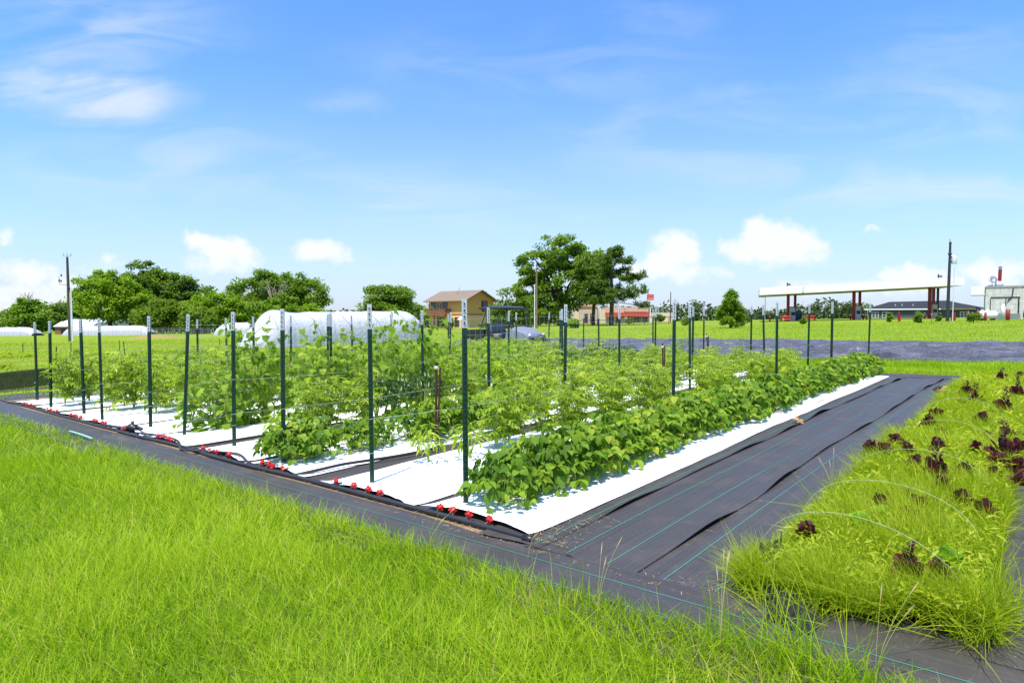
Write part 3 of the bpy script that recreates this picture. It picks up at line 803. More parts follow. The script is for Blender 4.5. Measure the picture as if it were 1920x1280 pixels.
def pepper_mesh(seed, height=.72, rad=.30, n=420, s0=.085):
    g = np.random.default_rng(seed); L = Leaves(); mb = MB()
    for i in range(9):
        a = g.uniform(0, 6.28); R = rad * g.uniform(.3, .9); hh = height * g.uniform(.6, .98)
        mb.tube([(0, 0, 0), (R * .35 * math.cos(a), R * .35 * math.sin(a), hh * .5), (R * math.cos(a), R * math.sin(a), hh)], [.008, .005, .002], 5)
    th = g.uniform(0, 6.28, n); ph = np.arccos(g.uniform(-.25, 1, n)); rr = g.uniform(.55, 1, n)
    pos = np.stack([rad * rr * np.sin(ph) * np.cos(th), rad * rr * np.sin(ph) * np.sin(th), height * .48 + height * .5 * rr * np.cos(ph)], -1)
    L.add(*LANC, pos, th - np.pi / 2 + g.normal(0, .6, n), g.uniform(-1.2, .2, n), g.normal(0, .4, n), s0 * g.uniform(.7, 1.3, n), g.beta(2, 2, n))
    return L.mesh('pepper_foliage'), mb.mesh('pepper_stems')

def red_lettuce_mesh(seed, bolt=0.0):
    g = np.random.default_rng(seed); L = Leaves(); mb = MB()
    n = 54; th = g.uniform(0, 6.28, n); tl = np.linspace(0, 1, n)
    pos = np.stack([.035 * np.cos(th), .035 * np.sin(th), .03 + .10 * tl], -1)
    wide = leaf_template(.62, ((0, .25), (.3, .7), (.6, 1.0), (.85, .85), (1, .35)), -.15, .14)
    L.add(*wide, pos, th - np.pi / 2, .05 + 1.25 * tl + g.normal(0, .3, n), g.normal(0, .55, n), .135 * g.uniform(.5, 1.15, n), g.beta(1.6, 2.4, n))
    if bolt:
        m = int(70 * bolt / .4); z = np.linspace(.06, bolt, m); th = g.uniform(0, 6.28, m)
        pos = np.stack([.008 * np.cos(th), .008 * np.sin(th), z], -1)
        L.add(*leaf_template(.42, droop=-.1), pos, th - np.pi / 2, g.uniform(.1, .7, m), g.normal(0, .3, m), (.10 - .055 * z / bolt) * g.uniform(.7, 1.2, m), g.beta(1.6, 2.6, m))
        mb.tube([(0, 0, 0), (.01, .005, bolt * .5), (0, .01, bolt * 1.02)], [.009, .007, .003], 6)
    else:
        mb.tube([(0, 0, 0), (0, 0, .1)], [.012, .008], 6)
    return L.mesh('lettuce_foliage'), mb.mesh('lettuce_stem')

def pale_lettuce_mesh(seed):
    g = np.random.default_rng(seed); L = Leaves(); mb = MB()
    n = 34; th = g.uniform(0, 6.28, n); tl = np.linspace(0, 1, n)
    pos = np.stack([.02 * np.cos(th), .02 * np.sin(th), .03 + .05 * tl], -1)
    wide = leaf_template(.95, ((0, .3), (.3, .75), (.6, 1.0), (.85, .9), (1, .4)), -.2, .16)
    L.add(*wide, pos, th - np.pi / 2, .1 + 1.2 * tl + g.normal(0, .15, n), g.normal(0, .3, n), .15 * g.uniform(.8, 1.1, n), g.beta(2, 2, n))
    mb.tube([(0, 0, 0), (0, 0, .08)], [.012, .01], 6)
    return L.mesh('lettuce_foliage'), mb.mesh('lettuce_stem')

class Plant:
    """first call builds a thing, later calls copy it and its parts"""
    def __init__(s, name, cat, variants, m): s.name = name; s.cat = cat; s.var = variants; s.m = m; s.i = 0
    def place(s, loc, label, group, rz=None, scale=1.0, var=None, rot=None):
        k = (random.randrange(len(s.var)) if var is None else var) % len(s.var)
        fo, st = s.var[k]
        root = empty(s.name, loc, random.uniform(0, 6.28) if rz is None else rz, label, s.cat, group, scale, rot)
        link_mesh('foliage', fo, s.m, root); link_mesh('stem', st, M['stem'], root)
        return root

BEAN = Plant('bean_plant', 'bean plant', [bean_mesh(200 + i) for i in range(4)], M['bean'])
TOM = Plant('tomato_plant', 'tomato plant', [tomato_mesh(300 + i) for i in range(5)], M['tomato'])
CUC = Plant('cucumber_vine', 'cucumber vine', [cucumber_mesh(400 + i) for i in range(4)], M['cucumber'])
PEP = Plant('pepper_plant', 'pepper plant', [pepper_mesh(500 + i) for i in range(2)], M['pepper'])
SEED = Plant('pepper_plant', 'pepper plant', [pepper_mesh(520, .42, .2, 110, .09)], M['tomato'])
REDL = Plant('red_lettuce', 'lettuce', [red_lettuce_mesh(600), red_lettuce_mesh(601), red_lettuce_mesh(602)], M['redleaf'])
BOLT = Plant('red_lettuce', 'lettuce', [red_lettuce_mesh(610, .36), red_lettuce_mesh(611, .46)], M['redleaf'])
PALE = Plant('green_lettuce', 'lettuce', [pale_lettuce_mesh(620)], M['palelettuce'])

def curve_v(u): return -.012 * max(u - 5, 0) ** 1.25
# bed 0: unbroken bush bean row
gB = 'bush beans in the row along the white sheet edge'
u = .28
while u < 13.3:
    BEAN.place(PUV(u, -.13 + random.gauss(0, .04) + .8 * curve_v(u), .03), 'bushy green bean plant in the unbroken row beside the wide white sheet', gB, scale=random.uniform(1.1, 1.4) * (.85 if u < .6 else 1))
    u += random.uniform(.24, .31)
# bed 2 beans
gC = 'bush beans at the front of the third bed'
for i, (u, v) in enumerate(((.12, 2.86), (.35, 2.74), (.30, 2.98))):
    BEAN.place(PUV(u, v, .03), 'broad leaved bean plant in the clump at the front post of the third bed', 'bean clump at a front post', scale=random.uniform(1.0, 1.2))
for u, v in ((.92, 2.72), (1.12, 2.66)):
    BEAN.place(PUV(u, v, .03), 'small bean plant between the two bean clumps of the third bed', 'small beans between the clumps', scale=.95)
for u in np.arange(1.75, 4.0, .28):
    BEAN.place(PUV(u, 2.62 + random.gauss(0, .06), .03), 'dense bright bean plant left of the rusty stake in the third bed', gC, scale=random.uniform(1.15, 1.4))
# pepper seedlings
SEED.place(PUV(1.0, 1.52, .03), 'small spindly pepper plant alone on the second white sheet', None, scale=.95)
SEED.place(PUV(1.35, 1.25, .03), 'small leaning pepper plant just in front of the tomato bushes of the second bed', None, scale=1.0)
SEED.place(PUV(.75, 4.05, .03), 'sparse pepper plant at the front of the fourth bed', None, scale=1.0)
# tomatoes
def tomato_row(k, u0, u1, step, sc, jitter=.09, skip=()):
    u = u0
    while u < u1:
        if not any(a < u < b for a, b in skip):
            TOM.place(PUV(u, ROWV[k] + random.gauss(0, jitter), .03), f'wispy green tomato plant among the others in the {bedname(k)}', f'tomato plants of the {bedname(k)}',
                      scale=(random.uniform(.9, 1.1) * sc, random.uniform(.9, 1.1) * sc, random.uniform(.74, .98) * sc * (1 - .16 * min(max((u - 3.5) / 5, 0), 1))))
        u += step * random.uniform(.8, 1.2)
tomato_row(1, 1.9, 13.2, .37, .88, .14)
tomato_row(2, 4.6, 13.2, .42, .92, .14)
tomato_row(3, 1.3, 13.2, .42, 1.0, .14, skip=((2.1, 3.4),))
tomato_row(5, .8, 13.2, .42, 1.08, .13)
tomato_row(6, .85, 13.2, .42, 1.14, .15)
tomato_row(7, .55, 13.2, .42, 1.16, .15)
tomato_row(8, .25, 13.0, .42, 1.2, .15)
tomato_row(9, .7, 13.0, .5, 1.1, .15)
# dark pepper bushes
for i, (u, v) in enumerate(((2.4, 4.2), (2.85, 4.25), (3.3, 4.15))):
    PEP.place(PUV(u, v, .03), 'dark green narrow leaved pepper bush in the cluster behind the second front post', 'dark pepper bushes of the fourth bed', scale=random.uniform(1.0, 1.2))
for i in range(7):
    PEP.place(PUV(9.2 + i * .55, 5.65 + random.gauss(0, .08), .03), 'dark green pepper bush at the far end of the fifth bed', 'dark pepper bushes of the fifth bed', scale=random.uniform(.95, 1.1))
# cucumbers on the net of bed 4
u = .75
for i in range(22):
    sc = random.uniform(.86, 1.02) * (1.0 if u < 4.6 else .72)
    CUC.place(PUV(u, 5.61 + random.gauss(0, .05), .03), 'tall broad leaved cucumber vine climbing the string net of the fifth bed', 'cucumber vines on the string net', rz=ROW_ANG + random.choice((0, math.pi)) + random.gauss(0, .15), scale=(1.05, 1.05, sc), var=i)
    u += random.uniform(.26, .40)
for u in (.55, .95, 1.3):
    CUC.place(PUV(u, 5.95, .03), 'low bushy cucumber at the open end of the string net', 'low cucumbers beside the net end', scale=(1.15, 1.3, .50), var=1)
for u in (2.9, 3.3, 3.75):
    CUC.place(PUV(u, 4.28, .03), 'tall cucumber vine with leafy tip beside the second post of the fourth bed', 'tall cucumber vines of the fourth bed', rz=ROW_ANG, scale=(.9, .9, 1.06), var=int(u * 3))

# lettuces in the weedy bed
LET = [(1723, 952, 0, 'large dark purple lettuce in the grass between the two nearest hoops', 1.25), (1707, 1085, 1, 'short bolted purple lettuce spike nearest the camera under the front hoop', .85),
       (1512, 998, 0, 'purple lettuce on the bed edge at the foot of the second hoop', .95), (1843, 958, 0, 'blackish purple lettuce right of the second hoop', 1.05),
       (1757, 890, 1, 'thin tall bolted purple lettuce spike in the middle of the bed', 1.05), (1747, 890, 0, 'flat purple lettuce rosette at the base of the tall thin spike', 1.05),
       (1888, 812, 0, 'big round dark purple lettuce behind the third hoop', 1.5), (1881, 850, 1, 'tall reddish bolted lettuce below the big round one', 1.15),
       (1908, 872, 0, 'large purple lettuce cut by the right frame edge above the third hoop', 1.5), (1878, 705, 1, 'tall bolted purple lettuce farthest back beside the grass strip', 1.1),
       (1908, 735, 1, 'tall dark purple lettuce at the far right edge of the bed', 1.5), (1885, 765, 1, 'double bolted purple lettuce right of the fourth hoop', 1.3),
       (1812, 735, 1, 'purple bolted lettuce hanging over the far fabric edge', 1.1), (1829, 748, 1, 'purple bolted lettuce just right of the one over the fabric edge', 1.0)]
for px, py, kd, lab, sc in LET:
    p = G(px, py + 14, .10)
    (BOLT if kd else REDL).place(p, lab, 'purple lettuces in the weedy bed', scale=min(sc, 1.1) * (.74 if kd else .50))
for px, py in ((1806, 940), (1764, 918), (1704, 932), (1714, 874), (1708, 972), (1808, 886), (1866, 888), (1764, 812), (1758, 840), (1829, 840), (1702, 846), (1658, 846), (1633, 842), (1680, 828),
               (1756, 778), (1744, 785), (1740, 797), (1801, 757), (1868, 760), (1840, 788), (1850, 818), (1910, 842), (1760, 1085), (1912, 905), (1912, 705), (1870, 864), (1651, 950)):
    p = G(px, py + 8, .12)
    REDL.place(p, 'small dark purple lettuce half hidden in the weedy grass', 'small purple lettuces hidden in weeds', scale=random.uniform(.38, .55) * (1 + .0012 * max(0, 900 - py)))
for px, py, lab in ((1613, 985, 'pale green lettuce nearest the front fabric edge of the weedy bed'), (1654, 972, 'pale green lettuce behind the front pair hoop'), (1778, 1055, 'round pale yellow green lettuce under the front hoop right side')):
    PALE.place(G(px, py + 10, .10), lab, 'pale green lettuces', scale=.55)

# hoops over the weedy bed
for i, (u, lab) in enumerate(((.26, 'nearest thin white hoop wire over the weedy bed'), (1.15, 'second nearest thin hoop wire over the weedy bed'), (2.45, 'third hoop wire over the weedy lettuce bed'), (4.0, 'fourth hoop wire over the weedy lettuce bed'), (5.9, 'farthest hoop wire over the weedy lettuce bed'))):
    mb = MB(); pts = []
    for t in np.linspace(0, math.pi, 28):
        pts.append(tuple(PUV(u + .03 * math.sin(t) * (1 if i % 2 else -1), -2.72 + .52 * math.cos(t), .42 * math.sin(t) ** (.85 + .06 * i) + .02 * math.sin(2 * t + i))))
    o = mb.tube(pts, .0012, 6).build('hoop_wire', M['hoopwire']); tag(o, lab, 'hoop', 'hoop wires over the weedy bed')

# crumpled black netting heap at the corner of the weedy bed
def netting_heap():
    g = np.random.default_rng(77)
    m = bpy.data.materials.new('black_net'); m.use_nodes = True; t = NT(m.node_tree); b = t.n['Principled BSDF']
    p = t.new('ShaderNodeNewGeometry').outputs['Position']; n = t.noise(p, 130, 3, .7)
    t.l.new(t.mix(t.mapr(n, .45, .6), (.006, .006, .007, 1), (.035, .034, .034, 1)), b.inputs['Base Color']); b.inputs['Roughness'].default_value = .55
    bp = t.new('ShaderNodeBump'); bp.inputs['Distance'].default_value = .012; t.l.new(n, bp.inputs['Height']); t.l.new(bp.outputs[0], b.inputs['Normal'])
    # a bunched length of net lying from the bed corner over the strip
    path = [(1462, 1062), (1448, 1085), (1452, 1110), (1470, 1135), (1492, 1165), (1512, 1195)]
    C = [G(*q) for q in path]; n_s, n_r = 46, 26
    cc = np.array(C); s = np.linspace(0, 1, len(cc)); sv = np.linspace(0, 1, n_s)
    ctr = np.stack([np.interp(sv, s, cc[:, i]) for i in range(3)], -1); d = np.gradient(ctr, axis=0); d /= np.linalg.norm(d, axis=1)[:, None]
    side = np.stack([-d[:, 1], d[:, 0], 0 * d[:, 0]], -1)
    w = .11 * np.interp(sv, [0, .15, .5, .8, 1], [.3, 1.05, .9, 1.15, .35]); hh = .13 * np.interp(sv, [0, .2, .5, .8, 1], [1.2, 1.3, .55, .5, .15])
    a = np.linspace(0, np.pi, n_r)
    nf = fnoise2(78, 12, (1, 6), (2, 9))
    P = []
    for i in range(n_s):
        rr = 1 + .30 * nf(sv[i] * 9 + 0 * a, a * 2.2) + .12 * g.normal(0, 1, n_r)
        P.append(ctr[i] + np.outer(np.cos(a) * w[i] * rr, side[i]) + np.outer(np.sin(a) * hh[i] * rr, [0, 0, 1]))
    o = link_mesh('netting_heap', npmesh('netting_heap', np.concatenate(P), grid_faces(n_s, n_r), smooth=False), m)
    tag(o, 'crumpled black netting heap at the near corner of the weedy bed', 'netting')
netting_heap()

# ------------------------------------------------------------------ posts
def t_post_meshes():
    def prof(z0, z1, mb):
        mb.box(-.021, .021, -.004, .004, z0, z1); mb.box(-.003, .003, .0042, .034, z0, z1); mb.box(-.009, .009, .0342, .039, z0, z1)
    a = MB(); prof(-.15, 1.47, a)
    for i in range(30):
        z = .10 + i * .045; a.box(-.007, .007, -.012, -.0042, z, z + .016)
    b = MB(); prof(1.47, 1.70, b)
    for i in range(4): b.box(-.007, .007, -.012, -.0042, 1.50 + i * .05, 1.516 + i * .05)
    return a.mesh('t_post_shaft'), b.mesh('t_post_tip')
TP = t_post_meshes()
POSTS = {0: [.01, 3.67, 7.59, 11.21, 14.9], 1: [.09, 3.19, 7.02, 10.94, 14.31], 2: [.08, 3.43, 7.21, 10.54, 14.4], 3: [.2, 3.34, 7.22, 11.3, 14.34], 4: [.19, 2.57, 7.13, 10.85, 13.9],
         5: [.18, 3.26, 6.42, 10.69], 6: [.02, 3.43, 6.01, 10.68, 14.16], 7: [.09, 3.25, 5.79, 9.06, 13.78], 8: [.03, 3.49, 7.0], 9: [.24, 3.61]}
POSTV = [0, 1.3, 2.84, 4.2, 5.61, 6.76, 8.3, 9.47, 11.2, 13.0]
NTH = ['front', 'second', 'third', 'fourth', 'last']
post_pos = {}
for k, us in POSTS.items():
    for i, u in enumerate(us):
        lx, ly = random.gauss(0, .012), random.gauss(0, .012)
        if k == 4 and i == 0: lx, ly = 0.0, .05
        if i == 0 and k < 4: lx *= .4; ly *= .4
        loc = PUV(u, POSTV[k])
        lab = f'white tipped green steel T-post, {NTH[i] if i < len(us) - 1 or len(us) < 5 else "last"} post of the {ORD[k]} row from the right path'
        root = empty('t_post', loc, 0, lab, 'fence post', 'green T-posts along the beds', rot=(lx, ly, random.uniform(-.25, .25)))
        link_mesh('shaft', TP[0], M['postgreen'], root); link_mesh('tip', TP[1], M['posttip'], root)
        post_pos[(k, i)] = loc
# short stake at the plot's left corner
root = empty('short_stake', PUV(.31, 13.35), 0, 'short green stake with white string loops at the far left front corner', 'stake')
mb = MB(); mb.box(-.02, .02, -.004, .004, -.1, .40); mb.box(-.003, .003, .0042, .03, -.1, .40); mb.build('shaft', M['postgreen'], root)
mb = MB();
for z in (.40, .2): mb.tube([(.03 * math.cos(t), .03 * math.sin(t), z - .02 * math.sin(t * .5)) for t in np.linspace(0, 6.28, 10)], .006, 5)
mb.build('string_loop', M['twine'], root)

# rusty stakes with white clips
def stake(loc, h, label, lean=(0, 0), pair=False, clip=True, thick=.016):
    root = empty('rusty_stake', loc, 0, label, 'stake', 'rusty brown stakes', rot=(lean[0], lean[1], .3))
    mb = MB(); mb.tube([(0, 0, -.1), (.004, 0, h * .5), (0, 0, h)], thick, 7)
    if pair: mb.tube([(.035, .01, -.1), (.040, .01, h * .5), (.05, .01, h * .94)], thick * .75, 7)
    mb.build('rod', M['rust'], root)
    if clip:
        c = MB(); c.lathe([(0, h - .09), (thick + .006, h - .085), (thick + .007, h - .045), (0, h - .04)], n=8); c.build('clip', M['twine'], root)
stake(PUV(1.74, 2.21), 1.02, 'rusty paired rod with white clip between the second and third beds', (0, .02), True)
stake(PUV(7.6, 2.1), .98, 'dark rod with white clip standing left of the middle tomato bushes', (0, -.03), True)
stake(PUV(12.6, 3.3), 1.0, 'leaning dark rod with white clip in front of the black plastic', (0, -.08), True)
stake(PUV(3.0, 8.9), .92, 'tilted dark rod with white top in the tomato foliage near the left net', (0, .12), False, True, .022)
for px, py, h, lab in ((104, 697, .9, 'brown stake behind the black shade net'), (43, 667, .75, 'dark thin stake farthest left in the green field'), (132, 672, .8, 'thin brown stake below the left utility pole'), (235, 673, .85, 'brown stake in the field right of the pole'), (224, 657, .7, 'thin slanted stake in the field before the soil mound'),
                       (412, 657, .7, 'small dark stake left of the big white tunnel'), (440, 663, .8, 'thin dark stake at the near end of the big tunnel')):
    stake(G(px, py), h, lab, (0, random.gauss(0, .04)), False, False, .02)

# strings and nets between the posts
def sag(a, b, s, n=7):
    a = Vector(a); b = Vector(b)
    return [tuple(a.lerp(b, t) - Vector((0, 0, s * 4 * t * (1 - t)))) for t in np.linspace(0, 1, n)]
def up(p, h): return (p[0], p[1], p[2] + h)
for k in (1, 2, 3, 5, 6, 7):
    us = POSTS[k]; mb = MB()
    hs = {1: (.30, .62), 2: (.28, .6), 3: (.28, .42, .85), 5: (.34, .55), 6: (.3, .62), 7: (.26, .44, .8)}[k]
    for h in hs:
        for i in range(len(us) - 1):
            mb.tube(sag(up(post_pos[(k, i)], h + random.gauss(0, .02)), up(post_pos[(k, i + 1)], h + random.gauss(0, .02)), .03), .0013, 4)
    for i in range(len(us)):
        p = post_pos[(k, i)]
        for h in hs: mb.tube([(p[0] + .03 * math.cos(t), p[1] + .03 * math.sin(t), p[2] + h + .003 * t) for t in np.linspace(0, 6.28, 8)], .0018, 4)
    o = mb.build('plant_string', M['twine']); tag(o, f'white support strings tied between the posts of the {ORD[k]} row from the right path', 'string', 'support strings')
for k, top in ((4, 1.6), (8, 1.05)):
    us = POSTS[k]; mb = MB(); u0, u1 = us[0], us[-1] if k == 4 else us[1]
    nv = int((u1 - u0) / .17)
    for h in np.arange(.22, top, .165):
        pts = [tuple(PUV(u, POSTV[k], h + .012 * math.sin(u * 3 + h * 9))) for u in np.linspace(u0, u1, 40)]; mb.tube(pts, .0013, 4)
    for i in range(nv):
        u = u0 + (i + .5) * .17; j = random.gauss(0, .015)
        mb.tube([tuple(PUV(u + j * math.sin(h * 4), POSTV[k], h)) for h in np.linspace(.2, top, 8)], .0011, 4)
    o = mb.build('trellis_net', M['twine']); tag(o, 'white string trellis net hung along the cucumber row' if k == 4 else 'low white string net along the tomato row near the left corner', 'trellis net')

# ------------------------------------------------------------------ irrigation
def pipe(name, pts, r, label, m=None, n=9, smooth=4, cat='pipe'):
    P = np.array(pts, float); s = np.arange(len(P)); sv = np.linspace(0, len(P) - 1, (len(P) - 1) * smooth + 1)
    # Catmull-Rom
    Q = []
    for t in sv:
        i = min(int(t), len(P) - 2); f = t - i; p0 = P[max(i - 1, 0)]; p1 = P[i]; p2 = P[i + 1]; p3 = P[min(i + 2, len(P) - 1)]
        Q.append(.5 * (2 * p1 + (p2 - p0) * f + (2 * p0 - 5 * p1 + 4 * p2 - p3) * f * f + (3 * p1 - p0 - 3 * p2 + p3) * f ** 3))
    o = MB().tube([tuple(q) for q in Q], r, n).build(name, m or M['poly']); tag(o, label, cat); return o
fp = fnoise(71, 5, .8, 2.6)
pipe('irrigation_pipe', [PUV(-.215 + .03 * fp(v * 1.2), v, .034) for v in np.linspace(-.82, 6.9, 30)], .019, 'thick black irrigation pipe along the front of the beds with red valves')
pipe('irrigation_pipe', [PUV(-.20 + .03 * fp(v), v, .03) for v in np.linspace(6.9, 14.6, 24)], .017, 'thick black irrigation pipe continuing along the beds at the left')
pipe('branch_hose', [PUV(*q) for q in ((-.2, 2.18, .035), (.06, 2.12, .05), (.35, 2.10, .055), (.7, 2.02, .05), (1.04, 1.94, .05), (1.45, 1.92, .05), (1.72, 2.05, .06), (1.85, 2.2, .05), (3.5, 2.0, .035))], .016, 'black hose curving from the pipe into the gap left of the second bed')
pipe('branch_hose', [PUV(*q) for q in ((-.17, 6.3, .05), (-.06, 5.7, .05), (-.10, 5.1, .05), (-.28, 4.55, .04), (-.20, 4.1, .05), (-.06, 3.6, .055), (-.18, 3.1, .04), (-.22, 2.7, .04))], .015, 'looping black hose beside the main pipe at the fourth and fifth beds')
pipe('branch_hose', [PUV(*q) for q in ((-.1, 4.62, .04), (.3, 4.60, .035), (1.2, 4.62, .03), (2.6, 4.6, .03))], .012, 'thin black hose in the gap between the fourth and fifth beds')
# fittings pile
for i, (u0, v0, ang, L_, lab) in enumerate(((-.12, 6.85, .2, .55, 'black pipe offcut lying on top of the fittings pile'), (-.22, 7.05, .1, .7, 'long black pipe offcut under the fittings pile'), (-.02, 6.55, -.15, .45, 'short black pipe offcut pointing into the sixth bed'))):
    a = PUV(u0, v0 + L_ / 2, .05 + .02 * i); b = PUV(u0 + math.sin(ang) * L_, v0 - L_ / 2, .05 + .02 * i)
    mb = MB().tube([tuple(a), tuple(b)], .018, 10); o = mb.build('pipe_offcut', M['poly']); tag(o, lab, 'pipe offcut', 'pipe offcuts near the fittings')
root = empty('pipe_filter', PUV(-.08, 6.7, .07), ROW_ANG + math.pi / 2, 'black barrel shaped pipe filter on the main pipe by the fifth front post', 'pipe fitting')
Mx = Matrix.Rotation(math.pi / 2, 4, 'Y')
MB().lathe([(0, -.11), (.035, -.11), (.035, -.05), (.058, -.05), (.058, .07), (.03, .075), (.03, .12), (0, .12)], n=14, M=Mx).build('barrel', M['blackplastic'], root)
MB().lathe([(0, .02), (.02, .02), (.02, .10), (0, .10)], n=10).build('cap', M['blackplastic'], root)
# end plug of the pipe
root = empty('pipe_end_plug', PUV(-.235, -.84, .034), ROW_ANG - math.pi / 2, 'black folded end plug of the main pipe at the first bed corner', 'pipe fitting')
MB().lathe([(0, -.05), (.027, -.05), (.027, .03), (0, .035)], n=12, M=Mx).build('sleeve', M['blackplastic'], root)
# mint flat hose on the lawn
o = sheet('flat_hose', M['mint'], np.linspace(-.72, -.69, 3), np.linspace(6.35, 7.4, 20), lambda u, v: .055 + .006 * np.sin(v * 3), edge=lambda a, b: (a + .02 * (b - 6.3), b))
tag(o, 'pale mint green flat hose lying on the edge of the lawn', 'hose')

# valves
def valve_meshes():
    h = MB()
    M1 = Matrix.Rotation(math.pi / 2, 4, 'X')
    star = [(.034 * (1 if i % 2 == 0 else .62) * math.cos(i * math.pi / 6), .034 * (1 if i % 2 == 0 else .62) * math.sin(i * math.pi / 6)) for i in range(12)]
    h.prism([(x, z) for x, z in star], -.014, .014, Matrix.Translation((0, 0, .035)))
    h.lathe([(0, -.035), (.013, -.035), (.013, .0), (.02, .004), (.02, .034), (0, .036)], n=10, M=Matrix.Translation((0, 0, .02)))
    b = MB(); b.lathe([(0, -.055), (.009, -.055), (.009, .055), (0, .055)], n=8, M=Matrix.Translation((0, 0, .012)) @ M1)
    b.lathe([(.012, -.03), (.015, -.028), (.015, -.018), (.012, -.016)], n=8, M=Matrix.Translation((0, 0, .012)) @ M1)
    return h.mesh('valve_handle'), b.mesh('valve_body')
VM = valve_meshes()
valves = {0: [(804, 963), (835, 968), (867, 976), (905, 987)], 1: [(629, 908), (660, 917), (681, 925), (699, 934)], 2: [(467, 877), (485, 879), (506, 879), (521, 885)], 3: [(357, 847), (368, 851), (383, 855), (398, 861)],
          4: [(296, 820), (304, 821), (314, 825), (323, 828)], 5: [(219, 806), (227, 806)], 6: [(150, 793), (161, 793), (173, 796), (182, 797)], 7: [(90, 784), (98, 785), (106, 786), (114, 788)], 8: [(50, 772), (56, 773), (63, 774), (68, 776)], 9: [(11, 760), (16, 761), (21, 763), (26, 765)]}
for k, lst in valves.items():
    for i, (px, py) in enumerate(lst):
        b = G(px, py + 4, .02); u_, v_ = UV(b); loc = PUV(max(u_, -.16), v_, .035)
        wh = ['leftmost', 'second from left', 'third from left', 'rightmost'][i] if len(lst) == 4 else ['left', 'right'][i]
        root = empty('drip_valve', loc, 0, f'red star handled drip valve, {wh} of those feeding the {ORD[k]} bed', 'valve', 'red drip valves along the front pipe', rot=(random.gauss(0, .25), random.gauss(0, .25), ROW_ANG + math.pi / 2 + random.gauss(0, .5)), scale=.98)
        link_mesh('handle', VM[0], M['redvalve'], root); link_mesh('body', VM[1], M['blackplastic'], root)

# straw and chips
def litter():
    g = np.random.default_rng(91); L = Leaves()
    def put(u, v, h=.02):
        n = len(u); p = PUVa(u, v, h + 0 * u)
        L.add(*QUADT, p, g.uniform(0, 6.28, n), g.normal(0, .15, n), g.normal(0, .2, n), np.stack([.0015 + .003 * g.random(n) ** 2, .006 + .05 * g.random(n) ** 2, .02 + 0 * g.random(n)], -1), g.random(n))
    n = 800; put(-.27 + .05 * g.normal(0, 1, n), -2.4 + 3.4 * g.random(n), .016)
    n = 260; put(-.25 + .06 * g.normal(0, 1, n), 1 + 11 * g.random(n), .02)
    n = 160; put(-.40 + .07 * g.normal(0, 1, n), 5.6 + 1.2 * g.random(n), .02)
    n = 240; put(-.22 + .7 * g.random(n) ** 2, -1.15 + .4 * g.random(n), .042)
    n = 60; put(.2 + 3.6 * g.random(n), -1.72 + .03 * g.normal(0, 1, n), .022)
    n = 500; put(.1 + 4 * g.random(n), -3.55 + .09 * g.normal(0, 1, n), .03)
    o = link_mesh('straw_litter', L.mesh('straw_litter'), M['straw']); tag(o, kind='stuff')
litter()
def dry_leaf(loc, s, lab):
    L = Leaves(); g = np.random.default_rng(int(loc[0] * 100)); n = 7
    L.add(*BEANT, np.array([[0, 0, .02]] * n) + g.normal(0, .02, (n, 3)) * [1, 1, .3], g.uniform(0, 6.28, n), g.uniform(-.3, .6, n), g.normal(0, .5, n), s * g.uniform(.7, 1.2, n), g.random(n))
    o = link_mesh('dry_leaf', L.mesh('dry_leaf'), M['dryleaf']); o.location = loc; tag(o, lab, 'dead leaves')
M['dryleaf'] = mat('dry_leaf', (.42, .25, .10), (.28, .15, .06), .8, nscale=20)
dry_leaf(G(1765, 735) + np.array([0, 0, .06]), .14, 'curled brown dead leaves on the black path near the far end')
dry_leaf(G(1497, 798) + np.array([0, 0, .05]), .07, 'small brown dead leaf at the white sheet edge')

# ------------------------------------------------------------------ black plastic field and shade net
def build_tarp():
    us = np.linspace(17.9, 28.9, 200); vs = np.linspace(-22, 24, 560)
    Ug, Vg = np.meshgrid(us, vs, indexing='ij')
    g = np.random.default_rng(61)
    h = np.zeros_like(Ug)
    for (n_, fa, fb, am) in ((7, (2.0, 4.5), (.5, 1.6), .15), (9, (5, 9), (1.2, 3.4), .10), (9, (9, 15), (2.5, 6), .05)):
        for q in range(3):    # ridged folds, sharper at the crest
            f = fnoise2(700 + int(fa[0] * 10) + q, n_, fa, fb); msk = fnoise2(760 + q + n_, 5, (.2, .8), (.15, .6))
            h += am * (np.clip(.55 - 2.0 * np.abs(f(Ug, Vg)), 0, 1) / .55) ** 1.4 * np.clip(.55 + 1.6 * msk(Ug, Vg), .1, 1.2) * .55
    h += .02
    edge = np.minimum(np.minimum(Ug - us[0], us[-1] - Ug) / .4, 1); h *= .2 + .8 * np.clip(edge, 0, 1)
    h += .05 * np.exp(-((Ug - us[-1] + .35) / .25) ** 2)
    w1 = fnoise(68, 5, .3, 1.2); w2 = fnoise(69, 5, .3, 1.2)
    s = (Ug - us[0]) / (us[-1] - us[0]); Uw = Ug + (1 - s) * .35 * w1(Vg) + s * .5 * w2(Vg)
    P = PUVa(Uw, Vg, h)
    o = link_mesh('plastic_sheet', npmesh('plastic_sheet', P.reshape(-1, 3), grid_faces(len(us), len(vs))), M['tarp'])
    tag(o, 'wide wrinkled black plastic sheet across the field behind the beds', 'plastic sheet')
build_tarp()

